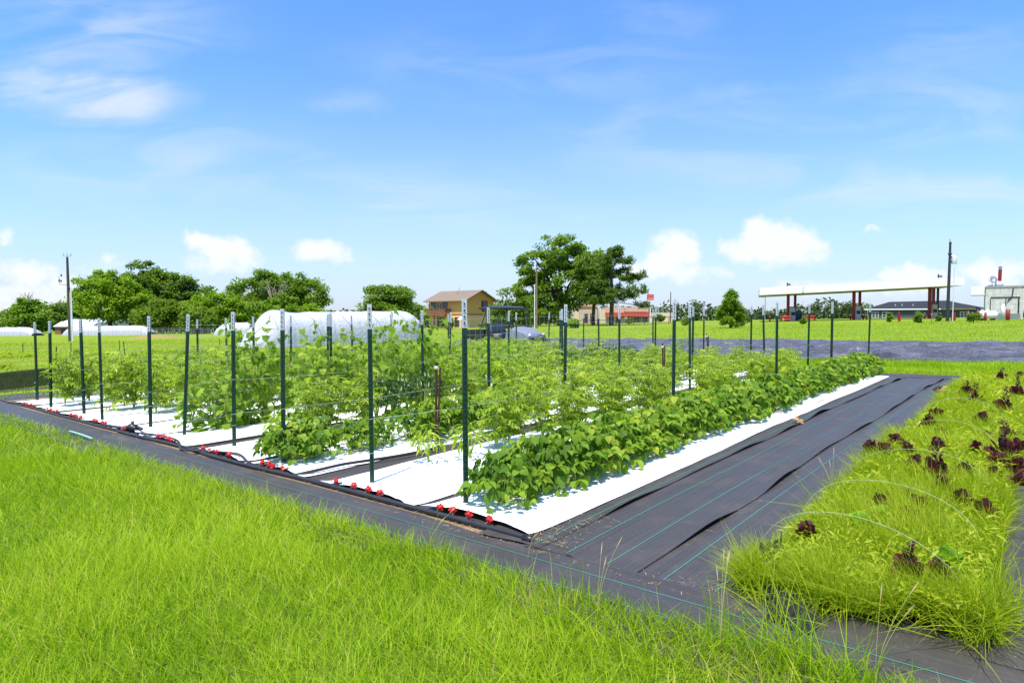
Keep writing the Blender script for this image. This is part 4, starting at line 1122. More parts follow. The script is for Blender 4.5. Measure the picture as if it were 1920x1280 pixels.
def shade_net():
    m = bpy.data.materials.new('black_shade_net'); m.use_nodes = True; t = NT(m.node_tree); b = t.n['Principled BSDF']; out = t.n['Material Output']
    b.inputs['Base Color'].default_value = (.022, .022, .024, 1); b.inputs['Roughness'].default_value = .7
    tr = t.new('ShaderNodeBsdfTransparent'); mx = t.new('ShaderNodeMixShader'); mx.inputs[0].default_value = .70
    t.l.new(tr.outputs[0], mx.inputs[1]); t.l.new(b.outputs[0], mx.inputs[2]); t.l.new(mx.outputs[0], out.inputs[0])
    a = G(-120, 745); b_ = G(95, 722); c = G(230, 690); d = G(420, 678)
    pts = np.array([a, b_, c, d]); s = np.linspace(0, 3, 50)
    ctr = np.stack([np.interp(s, range(4), pts[:, i]) for i in range(3)], -1)
    hh = np.interp(s, [0, .6, 1, 1.4, 2, 3], [.42, .48, .50, .38, .26, .12])
    f = fnoise(81, 5, 2, 6); rows = []
    for k in np.linspace(0, 1, 9):
        P = ctr.copy(); P[:, 2] += hh * k - .01; P[:, 1] += .10 * f(s * 2) * k + .05 * math.sin(k * 3); rows.append(P)
    P = np.stack(rows, 1)
    o = link_mesh('shade_net', npmesh('shade_net', P.reshape(-1, 3), grid_faces(50, 9)), m)
    so = o.modifiers.new('thickness', 'SOLIDIFY'); so.thickness = .004
    tag(o, 'low black shade net fence sagging across the field at the far left', 'shade net')
    o = sheet('left_path_fabric', M['fabU'], np.linspace(-.1, 9, 40), np.linspace(13.9, 15.4, 12), lambda u, v: .012 + .01 * nz(u, v)); tag(o, 'black fabric path left of the last bed below the shade net', 'ground fabric')
    o = sheet('left_path_fabric', M['fabU'], np.linspace(-.1, 9, 40), np.linspace(16.3, 17.0, 8), lambda u, v: .012 + .01 * nz(u, v)); tag(o, 'narrow grey fabric strip in front of the shade net', 'ground fabric')
shade_net()

def field_weeds():
    g = np.random.default_rng(97); L = Leaves()
    for (x0, y0, x1, y1, n, hw) in ((-160, 676, 430, 658, 3600, .8), (-160, 700, 300, 676, 1500, .5), (-100, 648, 480, 641, 2600, 1.2), (300, 690, 420, 668, 900, .5)):
        a = G(x0, y0); b = G(x1, y1); t = g.random(n); nn = np.array([-(b - a)[1], (b - a)[0], 0]); nn /= np.linalg.norm(nn)
        msk = patch(t * 14, t * 9, 98, 1.0) > -.12; t = t[msk]; n = len(t)
        p = a[None] + (b - a)[None] * t[:, None] + nn[None] * (g.normal(0, hw * .5, n))[:, None]; p[:, 2] = T(p[:, 0], p[:, 1]) + .30 * g.random(n) * (1 + patch(t * 30, t * 20, 99, 1))
        L.add(*LANC, p, g.uniform(0, 6.28, n), g.uniform(-.5, .9, n), g.normal(0, .5, n), .10 + .16 * g.random(n), np.clip(g.normal(.42, .25, n), 0, 1))
    o = link_mesh('field_weeds', L.mesh('field_weeds'), M['weeds']); tag(o, kind='stuff')
    for i, (x0, y0, x1, y1, w) in enumerate(((-160, 684, 420, 664, .55), (-100, 655, 430, 646, .8))):
        a = G(x0, y0); b = G(x1, y1); n = 60; t = np.linspace(0, 1, n); nn = np.array([-(b - a)[1], (b - a)[0], 0]); nn /= np.linalg.norm(nn); f = fnoise(430 + i, 6, 4, 18)
        rows = []
        for q in (-1, -.3, .3, 1):
            P = a[None] + (b - a)[None] * t[:, None] + nn[None] * (q * w * (1 + .5 * f(t * 6 + q)))[:, None]; P[:, 2] = T(P[:, 0], P[:, 1]) + .012; rows.append(P)
        o = link_mesh('field_soil_strip', npmesh('field_soil_strip', np.stack(rows, 1).reshape(-1, 3), grid_faces(n, 4)), M['redsoil']); tag(o, kind='structure')
M['redsoil'] = mat('reddish_soil', (.30, .18, .08), (.20, .22, .05), .95, .1, nscale=1.5)
field_weeds()

# soil mound far left and low crop rows
def mound(px, Y, rx, ry, h, lab):
    c = AT(px, Y); n, m_ = 26, 26; a = np.linspace(-1, 1, n); X, Z = np.meshgrid(a, a, indexing='ij'); f = fnoise2(83, 8, (2, 7), (2, 7))
    hh = h * np.exp(-2.6 * (X ** 2 + Z ** 2)) * (1 + .35 * f(X, Z)) - .06
    P = np.stack([c.x + X * rx, c.y + Z * ry, T(c.x + X * rx, c.y + Z * ry) + hh], -1)
    o = link_mesh('soil_mound', npmesh('soil_mound', P.reshape(-1, 3), grid_faces(n, n)), M['redsoil']); tag(o, lab, 'soil mound')
M['redsoil'] = mat('reddish_soil', (.30, .18, .08), (.20, .22, .05), .95, .1, nscale=1.5)
mound(288, 84, 5.0, 3, .62, 'low reddish soil mound in front of the long white low tunnel')

# ------------------------------------------------------------------ white tunnels
def big_tunnel():
    a = G(543, 652); b = G(772, 640)
    d = np.array([b[0] - a[0], b[1] - a[1]]); Ln = np.linalg.norm(d); d /= Ln; s = np.array([-d[1], d[0]])
    W, H = 4.4, 2.42
    root = empty('row_cover_tunnel', (a[0], a[1], float(T(a[0], a[1]))), 0, 'large white fabric caterpillar tunnel with gathered ends on black plastic', 'tunnel')
    Lh = 2.05                                     # hoop spacing
    st = []                                       # (along, width scale, height scale)
    st += [(-2.0, .30, .05), (-1.9, .55, .20), (-1.5, .70, .40), (-.9, .84, .66), (-.4, .95, .92), (-.15, .98, .98), (0, 1, 1.0)]
    nh = int(Ln / Lh)
    for i in range(nh):
        for q in (.12, .3, .5, .7, .88, 1.0):
            sg = math.sin(q * math.pi); st.append(((i + q) * Ln / nh, 1 - .010 * sg, .985 - (.022 if i else .05) * sg - (.04 if i > 0 else .04 * q)))
    st += [(Ln + .5, .97, .92), (Ln + 1.2, .84, .76), (Ln + 1.9, .55, .48), (Ln + 2.5, .25, .26), (Ln + 2.8, .06, .12)]
    # resample finely
    st = np.array(st); x = np.linspace(st[0, 0], st[-1, 0], 150); ws = np.interp(x, st[:, 0], st[:, 1]); hs = np.interp(x, st[:, 0], st[:, 2])
    an = np.linspace(0, np.pi, 48); f = fnoise2(301, 12, (.6, 3), (2, 9)); f2_ = fnoise2(302, 10, (3, 9), (4, 16))
    P = []; fold = fnoise(333, 9, .7, 2.6)
    for i in range(len(x)):
        e = min(1, max(0, (x[i] - 0) * -1 / 1.5)) if x[i] < 0 else min(1, max(0, (x[i] - Ln) / 1.2))
        wr = 1 + .012 * f(x[i] + 0 * an, an) + .010 * fold(x[i] * 6) * (np.sin(an) < .93) + (.05 * e) * f2_(x[i] + 0 * an, an * 2.0)
        lx = W / 2 * ws[i] * np.sign(np.cos(an)) * np.abs(np.cos(an)) ** .7 * wr
        lz = H * hs[i] * np.sin(an) ** .66 * wr
        off = a[:2][None] + d[None] * x[i] + s[None] * (W / 2 + lx)[:, None]
        # cloth pools slightly at the ground
        P.append(np.stack([off[:, 0] - a[0], off[:, 1] - a[1], T(off[:, 0], off[:, 1]) - float(T(a[0], a[1])) + lz + .02], -1))
    link_mesh('cover', npmesh('tunnel_cover', np.concatenate(P), grid_faces(150, 48)), M['tunnel'], root)
    # lashing ropes zigzagging over the cover
    def pt(xx, ang, lift=.03):
        i = int(np.argmin(abs(x - xx))); k = int(round(ang / np.pi * 47)); p = P[i][k]; return (p[0] + lift * math.cos(ang) * s[0], p[1] + lift * math.cos(ang) * s[1], p[2] + lift)
    for i in range(nh):
        x0 = i * Ln / nh; mb = MB(); mb.tube([pt(x0 + t * Ln / nh, .02 + t * 3.1) for t in np.linspace(0, 1, 16)], .010, 5); mb.build('rope', M['grey_metal'], root)
    mb = MB(); mb.tube([pt(-.1, math.pi * t) for t in np.linspace(.02, .98, 24)], .018, 6); mb.build('end_hoop', M['lightgrey'], root)
    mb = MB(); mb.tube([pt(-.15, math.pi * .52), pt(-.8, math.pi * .6), pt(-1.7, math.pi * .6)], .015, 5); mb.build('end_rope', M['grey_metal'], root)
    for u0 in (1.5, 4.0, 6.6):
        mb = MB(); p = pt(u0, 3.10, .1); mb.cbox(p, .5, .25, .12); 
big_tunnel()

def low_tunnel(px0, px1, Y, h, lab, w=3.2, end=True):
    a = AT(px0, Y); b = AT(px1, Y); Ln = b.x - a.x
    root = empty('low_tunnel', a, 0, lab, 'tunnel', 'white low tunnels in the far field')
    n = int(Ln * 9); x = np.linspace(0, Ln, n); an = np.linspace(0, np.pi, 22); g = fnoise(int(px0) + 900, 7, .6, 2.2)
    P = []
    for i in range(n):
        e = min(1, (x[i] + .05) / 1.2, (Ln - x[i] + .05) / (2.0 if end else .3)); e = max(e, .02) ** .35
        hh = h * (1 - .025 * abs(math.sin(x[i] * math.pi / 2.4)) + .015 * g(x[i])) * e
        xx = a.x + x[i]; P.append(np.stack([np.full(22, x[i]), -np.cos(an) * w / 2 * (1 + .05 * g(x[i] * 5)), hh * np.sin(an) ** .5 + T(xx, Y) - a.z + .05 * 0 * an], -1))
    link_mesh('cover', npmesh('low_tunnel_cover', np.concatenate(P), grid_faces(n, 22)), M['tunnel'], root)
    mb = MB()
    for xx in np.arange(2.4, Ln - 1, 2.4):
        mb.tube([(xx, -math.cos(t) * (w / 2 + .03), h * max(math.sin(t), 0) ** .7 + .03 + float(T(a.x + xx, Y)) - a.z) for t in np.linspace(.03, 3.11, 16)], .022, 5)
    mb.build('hoop', M['lightgrey'], root)
low_tunnel(-60, 71, 118, 1.6, 'white low tunnel cut by the left frame edge')
low_tunnel(128, 285, 118, 1.75, 'long white low tunnel behind the left utility pole')
low_tunnel(412, 478, 100, 1.9, 'short white tunnel just left of the big one', 4.0, False)

# ------------------------------------------------------------------ utility poles
def pole(px, Y, h, label, m, lean=0.0, r=.15):
    b = AT(px, Y); root = empty('utility_pole', b, 0, label, 'utility pole', rot=(0, lean, 0))
    MB().tube([(0, 0, -.5), (0, 0, h * .5), (0, 0, h)], [r * 1.15, r, r * .72], 12).build('shaft', m, root)
    return root
r_ = pole(131, 78, 10.3, 'weathered brown utility pole at left with bracket and white conduit', M['woodpole'], -.01, .17)
mb = MB(); mb.tube([(-.05, -.2, 6.9), (-.9, -.2, 6.95)], .03, 6); mb.tube([(-.9, -.2, 6.95), (-.95, -.2, 7.9)], .02, 6); mb.build('bracket', M['dark'], r_)
for x_, z_ in ((-.95, 7.25), (-.72, 7.2), (-.66, 7.9)):
    MB().lathe([(0, 0), (.05, 0), (.09, .08), (.05, .14), (.10, .22), (.05, .3), (0, .34)], c=(x_, -.2, z_), n=8).build('insulator', M['dark'], r_)
MB().tube([(0.0, -.2, 6.6), (.35, -.2, 6.5), (.5, -.2, 6.0)], .03, 6).build('weatherhead_cable', M['dark'], r_)
MB().tube([(.50, -.25, -.3), (.50, -.25, 6.3)], .07, 8).build('conduit', M['pvc'], r_)
MB().tube([(.20, -.05, -.3), (.20, -.05, 6.0)], .045, 8).build('ground_conduit', M['lightgrey'], r_)
mb = MB(); mb.tube([(-.5, 0, 10.4), (.5, 0, 10.4)], .03, 6); 
for q in (-.5, 0, .5): mb.tube([(q, 0, 10.38), (q * .9, 0, 10.75)], .03, 6)
mb.build('top_pins', M['grey_metal'], r_)

r_ = pole(1006, 90, 8.6, 'plain pale brown utility pole in front of the big oak', M['woodpolelight'], 0, .16)
MB().tube([(-.28, -.2, -.3), (-.28, -.2, 6.2)], .06, 8).build('conduit', M['pvc'], r_)
r_ = pole(1776, 70, 8.7, 'dark utility pole with grey transformer right of the fuel canopy', M['dark'], .012, .15)
MB().lathe([(0, 0), (.24, .02), (.26, .06), (.26, .86), (.22, .94), (0, .98)], c=(.42, -.1, 6.3), n=16).build('transformer', M['lightgrey'], r_)
mb = MB(); mb.box(.1, .2, -.15, -.05, 6.5, 6.6); mb.box(.1, .2, -.15, -.05, 7.0, 7.1); mb.build('bracket', M['dark'], r_)
MB().tube([(.42, -.2, -.3), (.42, -.2, 5.9)], .05, 8).build('conduit', M['lightgrey'], r_)
mb = MB(); mb.lathe([(0, 0), (.18, .05), (.18, .25), (0, .3)], c=(0, 0, 7.25), n=10); mb.lathe([(0, 0), (.13, .05), (.13, .2), (0, .25)], c=(0, 0, 8.45), n=10); mb.tube([(0, 0, 8.7), (-.1, 0, 9.0)], .03, 6); mb.tube([(.42, -.1, 7.2), (.75, -.1, 7.35)], .02, 6); mb.build('insulator', M['dark'], r_)

# ------------------------------------------------------------------ trees
def tree(name, label, px, Y, m, lobes, trunk_h, trunk_r, nclump=90, per=110, leaf=.42, seed=0, clump_r=.16, group=None, gap=0.0, limbs=9, bark=None, dead=False, base=None):
    """lobes: (dx, z, rx, rz) ellipsoids in metres relative to the trunk foot"""
    g = np.random.default_rng(1000 + seed); b = AT(px, Y) if base is None else base
    root = empty(name, b, 0, label, 'tree', group)
    vol = np.array([l[2] ** 2 * l[3] for l in lobes]); vol = vol ** .75 / (vol ** .75).sum()
    L = Leaves(); cs = []
    for i in range(nclump):
        dx, z, rx, rz = lobes[g.choice(len(lobes), p=vol)]
        v = g.normal(0, 1, 3); v /= np.linalg.norm(v); rr = g.uniform(.45, 1.0) ** .6
        c = np.array([dx + v[0] * rx * rr, v[1] * rx * rr * .9, z + v[2] * rz * rr]); cs.append(c)
        R = clump_r * (rx + rz) * g.uniform(.7, 1.35)
        n = int(per * g.uniform(.6, 1.3)); q = g.normal(0, 1, (n, 3)); q /= np.linalg.norm(q, axis=1)[:, None]
        q *= (g.random(n) ** .45)[:, None] * R * np.array([1.15, 1.15, .8])
        pos = c + q
        yaw = np.arctan2(q[:, 1], q[:, 0]) - np.pi / 2 + g.normal(0, .8, n); pitch = g.normal(-.25, .6, n)
        L.add(*QUADT, pos, yaw, pitch, g.normal(0, .5, n), np.stack([leaf * g.uniform(.5, .9, n), leaf * g.uniform(.7, 1.2, n), leaf + 0 * q[:, 0]], -1), g.beta(2, 2) * .6 + g.random(n) * .4)
    link_mesh('crown', L.mesh('crown'), m, root)
    mb = MB(); top = max(l[1] for l in lobes)
    mb.tube([(0, 0, -.5), (.02, 0, trunk_h * .3), (.1, 0, trunk_h)] + [(lobes[0][0] * .6, 0, max(top * .9, trunk_h + .3))], [trunk_r * 1.3, trunk_r, trunk_r * .8, trunk_r * .25], 9)
    for i in range(limbs):
        c = cs[g.integers(len(cs))]; h0 = trunk_h * g.uniform(.75, 1.1); mid = np.array([c[0] * .5, c[1] * .5, h0 + (c[2] - h0) * .62])
        mb.tube([(0.05, 0, h0), tuple(mid), tuple(c)], [trunk_r * .5, trunk_r * .32, trunk_r * .1], 6)
    mb.build('trunk', bark or M['bark'], root)
    if dead:
        mb = MB()
        for i in range(14):
            a = g.uniform(-1, 1); l = g.uniform(.8, 1.9); z0 = dead
            mb.tube([(a * .8, g.normal(0, .3), z0 - 1.2), (a * 1.4 + g.normal(0, .2), g.normal(0, .3), z0 + l * .4), (a * 2.0 + g.normal(0, .3), g.normal(0, .4), z0 + l)], [.07, .05, .02], 5)
        mb.build('bare_branch', M['deadwood'], root)
    return root

def bush(px, Y, r, h, m, label, seed, name='shrub', leaf=.28, n=26, group=None):
    return tree(name, label, px, Y, m, [(0, h * .52, r, h * .45)], h * .3, .05, n, 60, leaf, seed, .24, group, limbs=5)

# left group
tree('cypress_tree', 'small cypress tree with bare top at far left', 52, 150, M['conifer'], [(0, 3.0, 4.6, 3.2), (-.5, 6.0, 2.6, 2.2)], 2, .3, 70, 90, .5, 1, .17, dead=8.0)
tree('dense_tree', 'low dark tree between the bare topped cypress and the left pole', 104, 190, M['oakdark'], [(-3, 4.5, 5, 4.6), (3.0, 4.2, 4.5, 4.4)], 2.5, .4, 90, 90, .6, 2, .16)
tree('dense_tree', 'dark tree seen low behind the left pole and bright crown', 152, 200, M['oakdark'], [(0, 4.0, 5.5, 4.2), (6, 3.6, 4.2, 3.6)], 2.5, .4, 80, 90, .6, 3, .16)
tree('round_tree', 'large bright yellow green round tree right of the left pole', 206, 140, M['bright'], [(-3.0, 9.2, 4.8, 4.2), (2.2, 9.6, 5.0, 4.0), (5.4, 7.0, 3.2, 3.4), (0, 6.2, 6.4, 3.6), (-.5, 11.4, 3.6, 2.4), (-5.2, 8.2, 2.6, 2.6)], 3.0, .5, 210, 120, .42, 4, .14)
tree('oak_tree', 'tallest dark green oak of the left tree group', 268, 165, M['oakdark'], [(0, 14.2, 5.0, 4.0), (4.2, 12.5, 4.6, 4.0), (2, 9, 6, 5), (-3, 11.6, 4.0, 3.4), (7.5, 10.5, 4.2, 4.4)], 4, .6, 190, 110, .5, 5, .15)
tree('oak_tree', 'dark oak with lower rounded crown right of the tallest oak', 342, 165, M['oakdark'], [(0, 10.4, 5.0, 4.6), (4.6, 8.6, 4.0, 4.0), (-3.6, 9.2, 4.4, 4.4), (0, 5.5, 6.5, 4)], 3.5, .55, 170, 110, .5, 6, .15)
tree('leafy_tree', 'olive green bushy tree below the dark oaks', 305, 130, M['olive'], [(-1.4, 3.4, 4.2, 3.4), (3.0, 3.2, 4.0, 3.2), (0.6, 5.0, 3.2, 2.2)], 1.5, .3, 100, 100, .42, 7, .16)
tree('leafy_tree', 'bright green spreading tree left of the big white tunnel', 402, 145, M['bright'], [(-3.5, 5.0, 3.8, 3.4), (1.5, 5.6, 4.4, 3.6), (5.5, 4.6, 3.4, 3.2)], 2, .35, 130, 100, .45, 8, .15)
tree('leafy_tree', 'dark small tree under the bright spreading tree', 372, 120, M['olive'], [(0, 2.6, 2.9, 2.6)], 1, .2, 46, 90, .38, 81, .18)
tree('oak_tree', 'broad dark green tree above the left half of the big tunnel', 492, 150, M['oak'], [(-3.2, 9.0, 4.4, 4.4), (1.2, 10.6, 4.2, 3.8), (-.5, 5.2, 6.2, 4.4)], 3, .5, 150, 110, .46, 9, .15)
tree('oak_tree', 'broad dark green tree above the middle of the big tunnel', 556, 150, M['oak'], [(-1.5, 9.8, 4.6, 4.2), (3.4, 7.6, 4.0, 4.6), (0, 5, 6, 4.2)], 3, .5, 160, 110, .46, 10, .15)
tree('cypress_tree', 'yellow green cypress with dead bare tip behind the big tunnel', 518, 100, M['conifer'], [(0, 3.8, 4.0, 1.6), (.4, 5.0, 2.6, 1.1), (.6, 2.4, 4.2, 1.6)], 3, .22, 80, 90, .34, 11, .16, dead=6.4)
tree('leafy_tree', 'low bright shrubby tree rising at the right of the dark tunnel trees', 585, 120, M['bright'], [(0, 2.6, 2.6, 2.6)], 1, .2, 40, 80, .4, 12, .18)
tree('round_tree', 'single round dark green tree above the right end of the big tunnel', 724, 135, M['oak'], [(-1.4, 6.2, 4.0, 3.2), (1.8, 6.4, 3.8, 3.2), (0, 4.0, 5.2, 3.0)], 2, .35, 120, 110, .42, 13, .16)
tree('dense_tree', 'small dark bush like tree left of the yellow house', 785, 175, M['oakdark'], [(-1, 3, 4.5, 3.4), (4, 2.2, 3, 2.4)], 1, .3, 56, 80, .55, 14, .18)
# centre
tree('oak_tree', 'tall broad oak behind the pale utility pole', 1052, 112, M['oak'], [(-.8, 13.0, 4.8, 3.2), (-4.6, 10.6, 3.4, 3.6), (3.4, 11.4, 4.4, 3.4), (-5.0, 6.6, 3.0, 3.6), (.2, 7.2, 5.4, 4.6), (5.6, 8.4, 3.8, 3.2), (-2.6, 3.6, 4.6, 3.0)], 3.5, .6, 250, 95, .38, 15, .115, limbs=16)
tree('oak_tree', 'slender dark tree between the broad oak and the pine', 1112, 105, M['oakdark'], [(0, 9.4, 3.0, 3.0), (-.6, 6.0, 2.9, 2.6), (1.4, 5.2, 2.4, 1.8)], 3.2, .32, 90, 90, .36, 16, .14)
tree('leafy_tree', 'lighter bushy tree at the left foot of the broad oak', 962, 100, M['olive'], [(0, 4.0, 2.6, 2.4), (-1.4, 2.0, 2.4, 2.0), (1.2, 2.2, 2.4, 2.2)], 1.4, .2, 70, 90, .32, 17, .16)
tree('leafy_tree', 'dark hedge like tree under the utility vehicle roof line', 950, 125, M['oakdark'], [(-3.5, 1.8, 3.2, 1.9), (3.6, 1.9, 4, 2.2)], 1, .2, 54, 80, .4, 18, .18)

def pine_tree(px, Y, h, label, seed):
    g = np.random.default_rng(seed); b = AT(px, Y); root = empty('pine_tree', b, 0, label, 'tree'); L = Leaves(); mb = MB()
    mb.tube([(0, 0, -.5), (.1, 0, h * .4), (-.1, 0, h * .75), (0, 0, h * .98)], [.36, .30, .2, .05], 9)
    for i in range(46):
        t = g.uniform(.30, 1.0); z = h * t; a = g.uniform(0, 6.28); ln = (4.6 * (1 - (t - .3) / .7) ** .55 * (.65 + .5 * g.random()) + .5) * (1.25 if math.cos(a) > 0 and t < .8 else .85)
        e = np.array([ln * math.cos(a), ln * math.sin(a), z + g.uniform(-.9, .5)])
        mb.tube([(0, 0, z), tuple(e * np.array([.55, .55, 1]) + np.array([0, 0, .1])), tuple(e)], [.07, .05, .02], 5)
        for k in range(6):
            f = g.uniform(.45, 1.05); c = np.array([0, 0, z]) * (1 - f) + e * f + g.normal(0, .28, 3)
            n = 58; q = g.normal(0, 1, (n, 3)); q /= np.linalg.norm(q, axis=1)[:, None]; q *= (g.random(n) ** .5)[:, None] * .62 * np.array([1, 1, .55])
            L.add(*QUADT, c + q, g.uniform(0, 6.28, n), g.normal(.3, .6, n), g.normal(0, .5, n), np.stack([.11 + 0 * q[:, 0], .45 * g.uniform(.7, 1.2, n), .4 + 0 * q[:, 0]], -1), g.beta(2, 2) * .5 + .5 * g.random(n))
    link_mesh('crown', L.mesh('crown'), M['pine'], root); mb.build('trunk', M['bark'], root)
pine_tree(1146, 98, 11.9, 'tall open crowned pine at the right of the oak', 31)

def conifer_tree(px, Y, h, r, label, seed):
    g = np.random.default_rng(seed); b = AT(px, Y); root = empty('cypress_tree', b, 0, label, 'tree'); L = Leaves(); mb = MB()
    mb.tube([(0, 0, -.3), (0, 0, h * .5), (0, 0, h * .97)], [.16, .11, .03], 8)
    for i in range(84):
        t = g.uniform(.09, 1) ; z = h * t; a = g.uniform(0, 6.28); R = r * (1 - t) ** .7 * g.uniform(.42, 1.28) + .06
        e = np.array([R * math.cos(a), R * math.sin(a), z + .12 * h * (g.random() - .1)])
        if i % 3 == 0: mb.tube([(0, 0, z * .94), tuple(e)], [.04, .01], 5)
        for k in range(4):
            f = g.uniform(.35, 1); c = np.array([0, 0, z]) * (1 - f) + e * f; n = 26; q = g.normal(0, .13, (n, 3))
            L.add(*QUADT, c + q, np.full(n, a - np.pi / 2) + g.normal(0, .7, n), g.normal(0.1, .5, n), g.normal(0, .5, n), np.stack([.09 + 0 * q[:, 0], .26 * g.uniform(.7, 1.2, n), .3 + 0 * q[:, 0]], -1), g.beta(2, 2) * .5 + .5 * g.random(n))
    link_mesh('crown', L.mesh('crown'), M['conifer'], root); mb.build('trunk', M['bark'], root)
conifer_tree(1370, 64, 3.45, 1.5, 'small cone shaped green tree alone in the right meadow', 41)

# saplings and shrubs along the right meadow
for i, (px, Y, r, h, mm, lab) in enumerate(((1505, 74, .55, 1.0, 'oak', 'small dark sapling in front of the red barriers of the fuel station'), (1668, 72, .45, 1.3, 'olive', 'thin young sapling left of the leaning red post'), (1722, 66, .55, 1.3, 'oak', 'small green sapling before the third canopy column'),
                                  (1760, 70, .3, .8, 'oakdark', 'little dark bush at the foot of the dark utility pole'), (1824, 62, .85, 1.25, 'oakdark', 'dark green bush in front of the white propane tank'), (1285, 84, .9, 1.6, 'olive', 'green bush left of the cone shaped tree'), (1400, 90, .7, 1.1, 'oakdark', 'low dark bush right of the cone shaped tree'),
                                  (1180, 108, .9, 1.2, 'oakdark', 'round bush in front of the beige store'), (1235, 130, 1.8, 1.8, 'oakdark', 'dark shrubs at the right end of the beige store'), (1075, 84, 1.2, 1.4, 'bright', 'yellow green bush left of the beige store'), (905, 100, .8, 1.2, 'olive', 'bush at the corner of the yellow house'), (840, 98, 1.4, 2.0, 'olive', 'leafy bush under the balcony of the yellow house'))):
    bush(px, Y, r * .62, h * .9, M[mm], lab, 60 + i, leaf=.14 if r < 1 else .22, n=12 if r < 1 else 22)

def far_wood():
    g = np.random.default_rng(51); L = Leaves()
    for i in range(900):
        px = g.uniform(-500, 2500); Y = g.uniform(395, 470); 
        if 150 < px < 1180: hh = g.uniform(9, 12)
        elif px < 1640: hh = 10.2 + 2.2 * math.sin(px * .021) + 3.0 * math.exp(-((px - 1540) / 36) ** 2) + 2.4 * math.exp(-((px - 1300) / 22) ** 2) + g.uniform(-1.2, 1.6)
        else: hh = g.uniform(7.5, 9.5)
        x = (px - 960) / F * Y; z = float(T(x, Y)); R = g.uniform(2.6, 4.2)
        n = 80; q = g.normal(0, 1, (n, 3)); q /= np.linalg.norm(q, axis=1)[:, None]; q *= (g.random(n) ** .4)[:, None] * np.array([R, R, hh * .6])
        L.add(*QUADT, np.array([x, Y, z + hh * .5]) + q, g.uniform(0, 6.28, n), g.normal(-.2, .6, n), g.normal(0, .5, n), np.stack([1.5 * g.uniform(.6, 1.2, n), 1.6 * g.uniform(.6, 1.2, n), 1.2 + 0 * q[:, 0]], -1), g.beta(2, 2) * .6 + .4 * g.random(n))
    o = link_mesh('far_treeline', L.mesh('far_treeline'), M['farwood']); tag(o, kind='stuff')
far_wood()

# ------------------------------------------------------------------ buildings
def siding(name, c1, c2, scale, vertical=True):
    m = bpy.data.materials.new(name); m.use_nodes = True; t = NT(m.node_tree); b = t.n['Principled BSDF']
    p = t.new('ShaderNodeTexCoord').outputs['Object']; sp = t.new('ShaderNodeSeparateXYZ'); t.l.new(p, sp.inputs[0])
    q = t.math('ADD', sp.outputs[0], sp.outputs[1]) if vertical else sp.outputs[2]
    fr = t.math('FRACT', t.math('MULTIPLY', q, scale)); groove = t.mapr(fr, .0, .12, .0, 1.0)
    n = t.noise(p, 3, 5, .6)
    t.l.new(t.mix(t.mapr(n, .3, .7), c4(c1), c4(c2)), b.inputs['Base Color'])
    bp = t.new('ShaderNodeBump'); bp.inputs['Distance'].default_value = .02; t.l.new(groove, bp.inputs['Height']); t.l.new(bp.outputs[0], b.inputs['Normal'])
    b.inputs['Roughness'].default_value = .75; b.inputs['Specular IOR Level'].default_value = .2
    return m
def brick(name, c1, c2, mortar, scale):
    m = bpy.data.materials.new(name); m.use_nodes = True; t = NT(m.node_tree); b = t.n['Principled BSDF']
    p = t.new('ShaderNodeTexCoord').outputs['Object']; sp = t.new('ShaderNodeSeparateXYZ'); t.l.new(p, sp.inputs[0])
    cb = t.new('ShaderNodeCombineXYZ'); t.l.new(t.math('ADD', sp.outputs[0], sp.outputs[1]), cb.inputs[0]); t.l.new(sp.outputs[2], cb.inputs[1])
    br = t.new('ShaderNodeTexBrick'); t.l.new(cb.outputs[0], br.inputs['Vector']); br.inputs['Scale'].default_value = scale
    br.inputs['Color1'].default_value = c4(c1); br.inputs['Color2'].default_value = c4(c2); br.inputs['Mortar'].default_value = c4(mortar); br.inputs['Mortar Size'].default_value = .015
    t.l.new(br.outputs[0], b.inputs['Base Color']); b.inputs['Roughness'].default_value = .85
    return m
M['ochre'] = siding('ochre_siding', (.76, .37, .13), (.68, .33, .11), 3.0)
M['tanbrick'] = brick('tan_brick', (.78, .44, .21), (.70, .38, .17), (.66, .48, .30), 4.0)
M['shingle'] = mat('brown_shingles', (.235, .18, .135), (.175, .132, .10), .9, .15, nscale=5, bump=.02, bscale=14, stretch=(1, 1, 2))
M['trimbrown'] = mat('brown_trim', (.10, .045, .025), (.075, .035, .02), .7)
M['greysiding'] = siding('grey_siding', (.075, .08, .08), (.065, .07, .07), 5, False)
M['darkshingle'] = mat('charcoal_shingles', (.034, .036, .045), (.022, .024, .03), .9, .2, nscale=6, bump=.02, bscale=12)
M['beige'] = mat('beige_stucco', (.52, .36, .24), (.46, .32, .21), .85, nscale=1)
M['palebeige'] = mat('pale_beige_stucco', (.62, .50, .36), (.56, .45, .33), .85, nscale=1)
M['redband'] = mat('red_awning', (.52, .055, .03), (.42, .04, .025), .6)
M['soffit'] = mat('tan_soffit', (.62, .50, .36), (.54, .43, .31), .8)
M['metalwall'] = siding('stained_white_metal_wall', (.62, .60, .56), (.40, .37, .32), 1.4)
M['white'] = mat('white_trim', (.80, .80, .78), (.72, .72, .70), .5)
M['brownred'] = mat('brown_red_brick', (.28, .12, .07), (.20, .085, .05), .85)

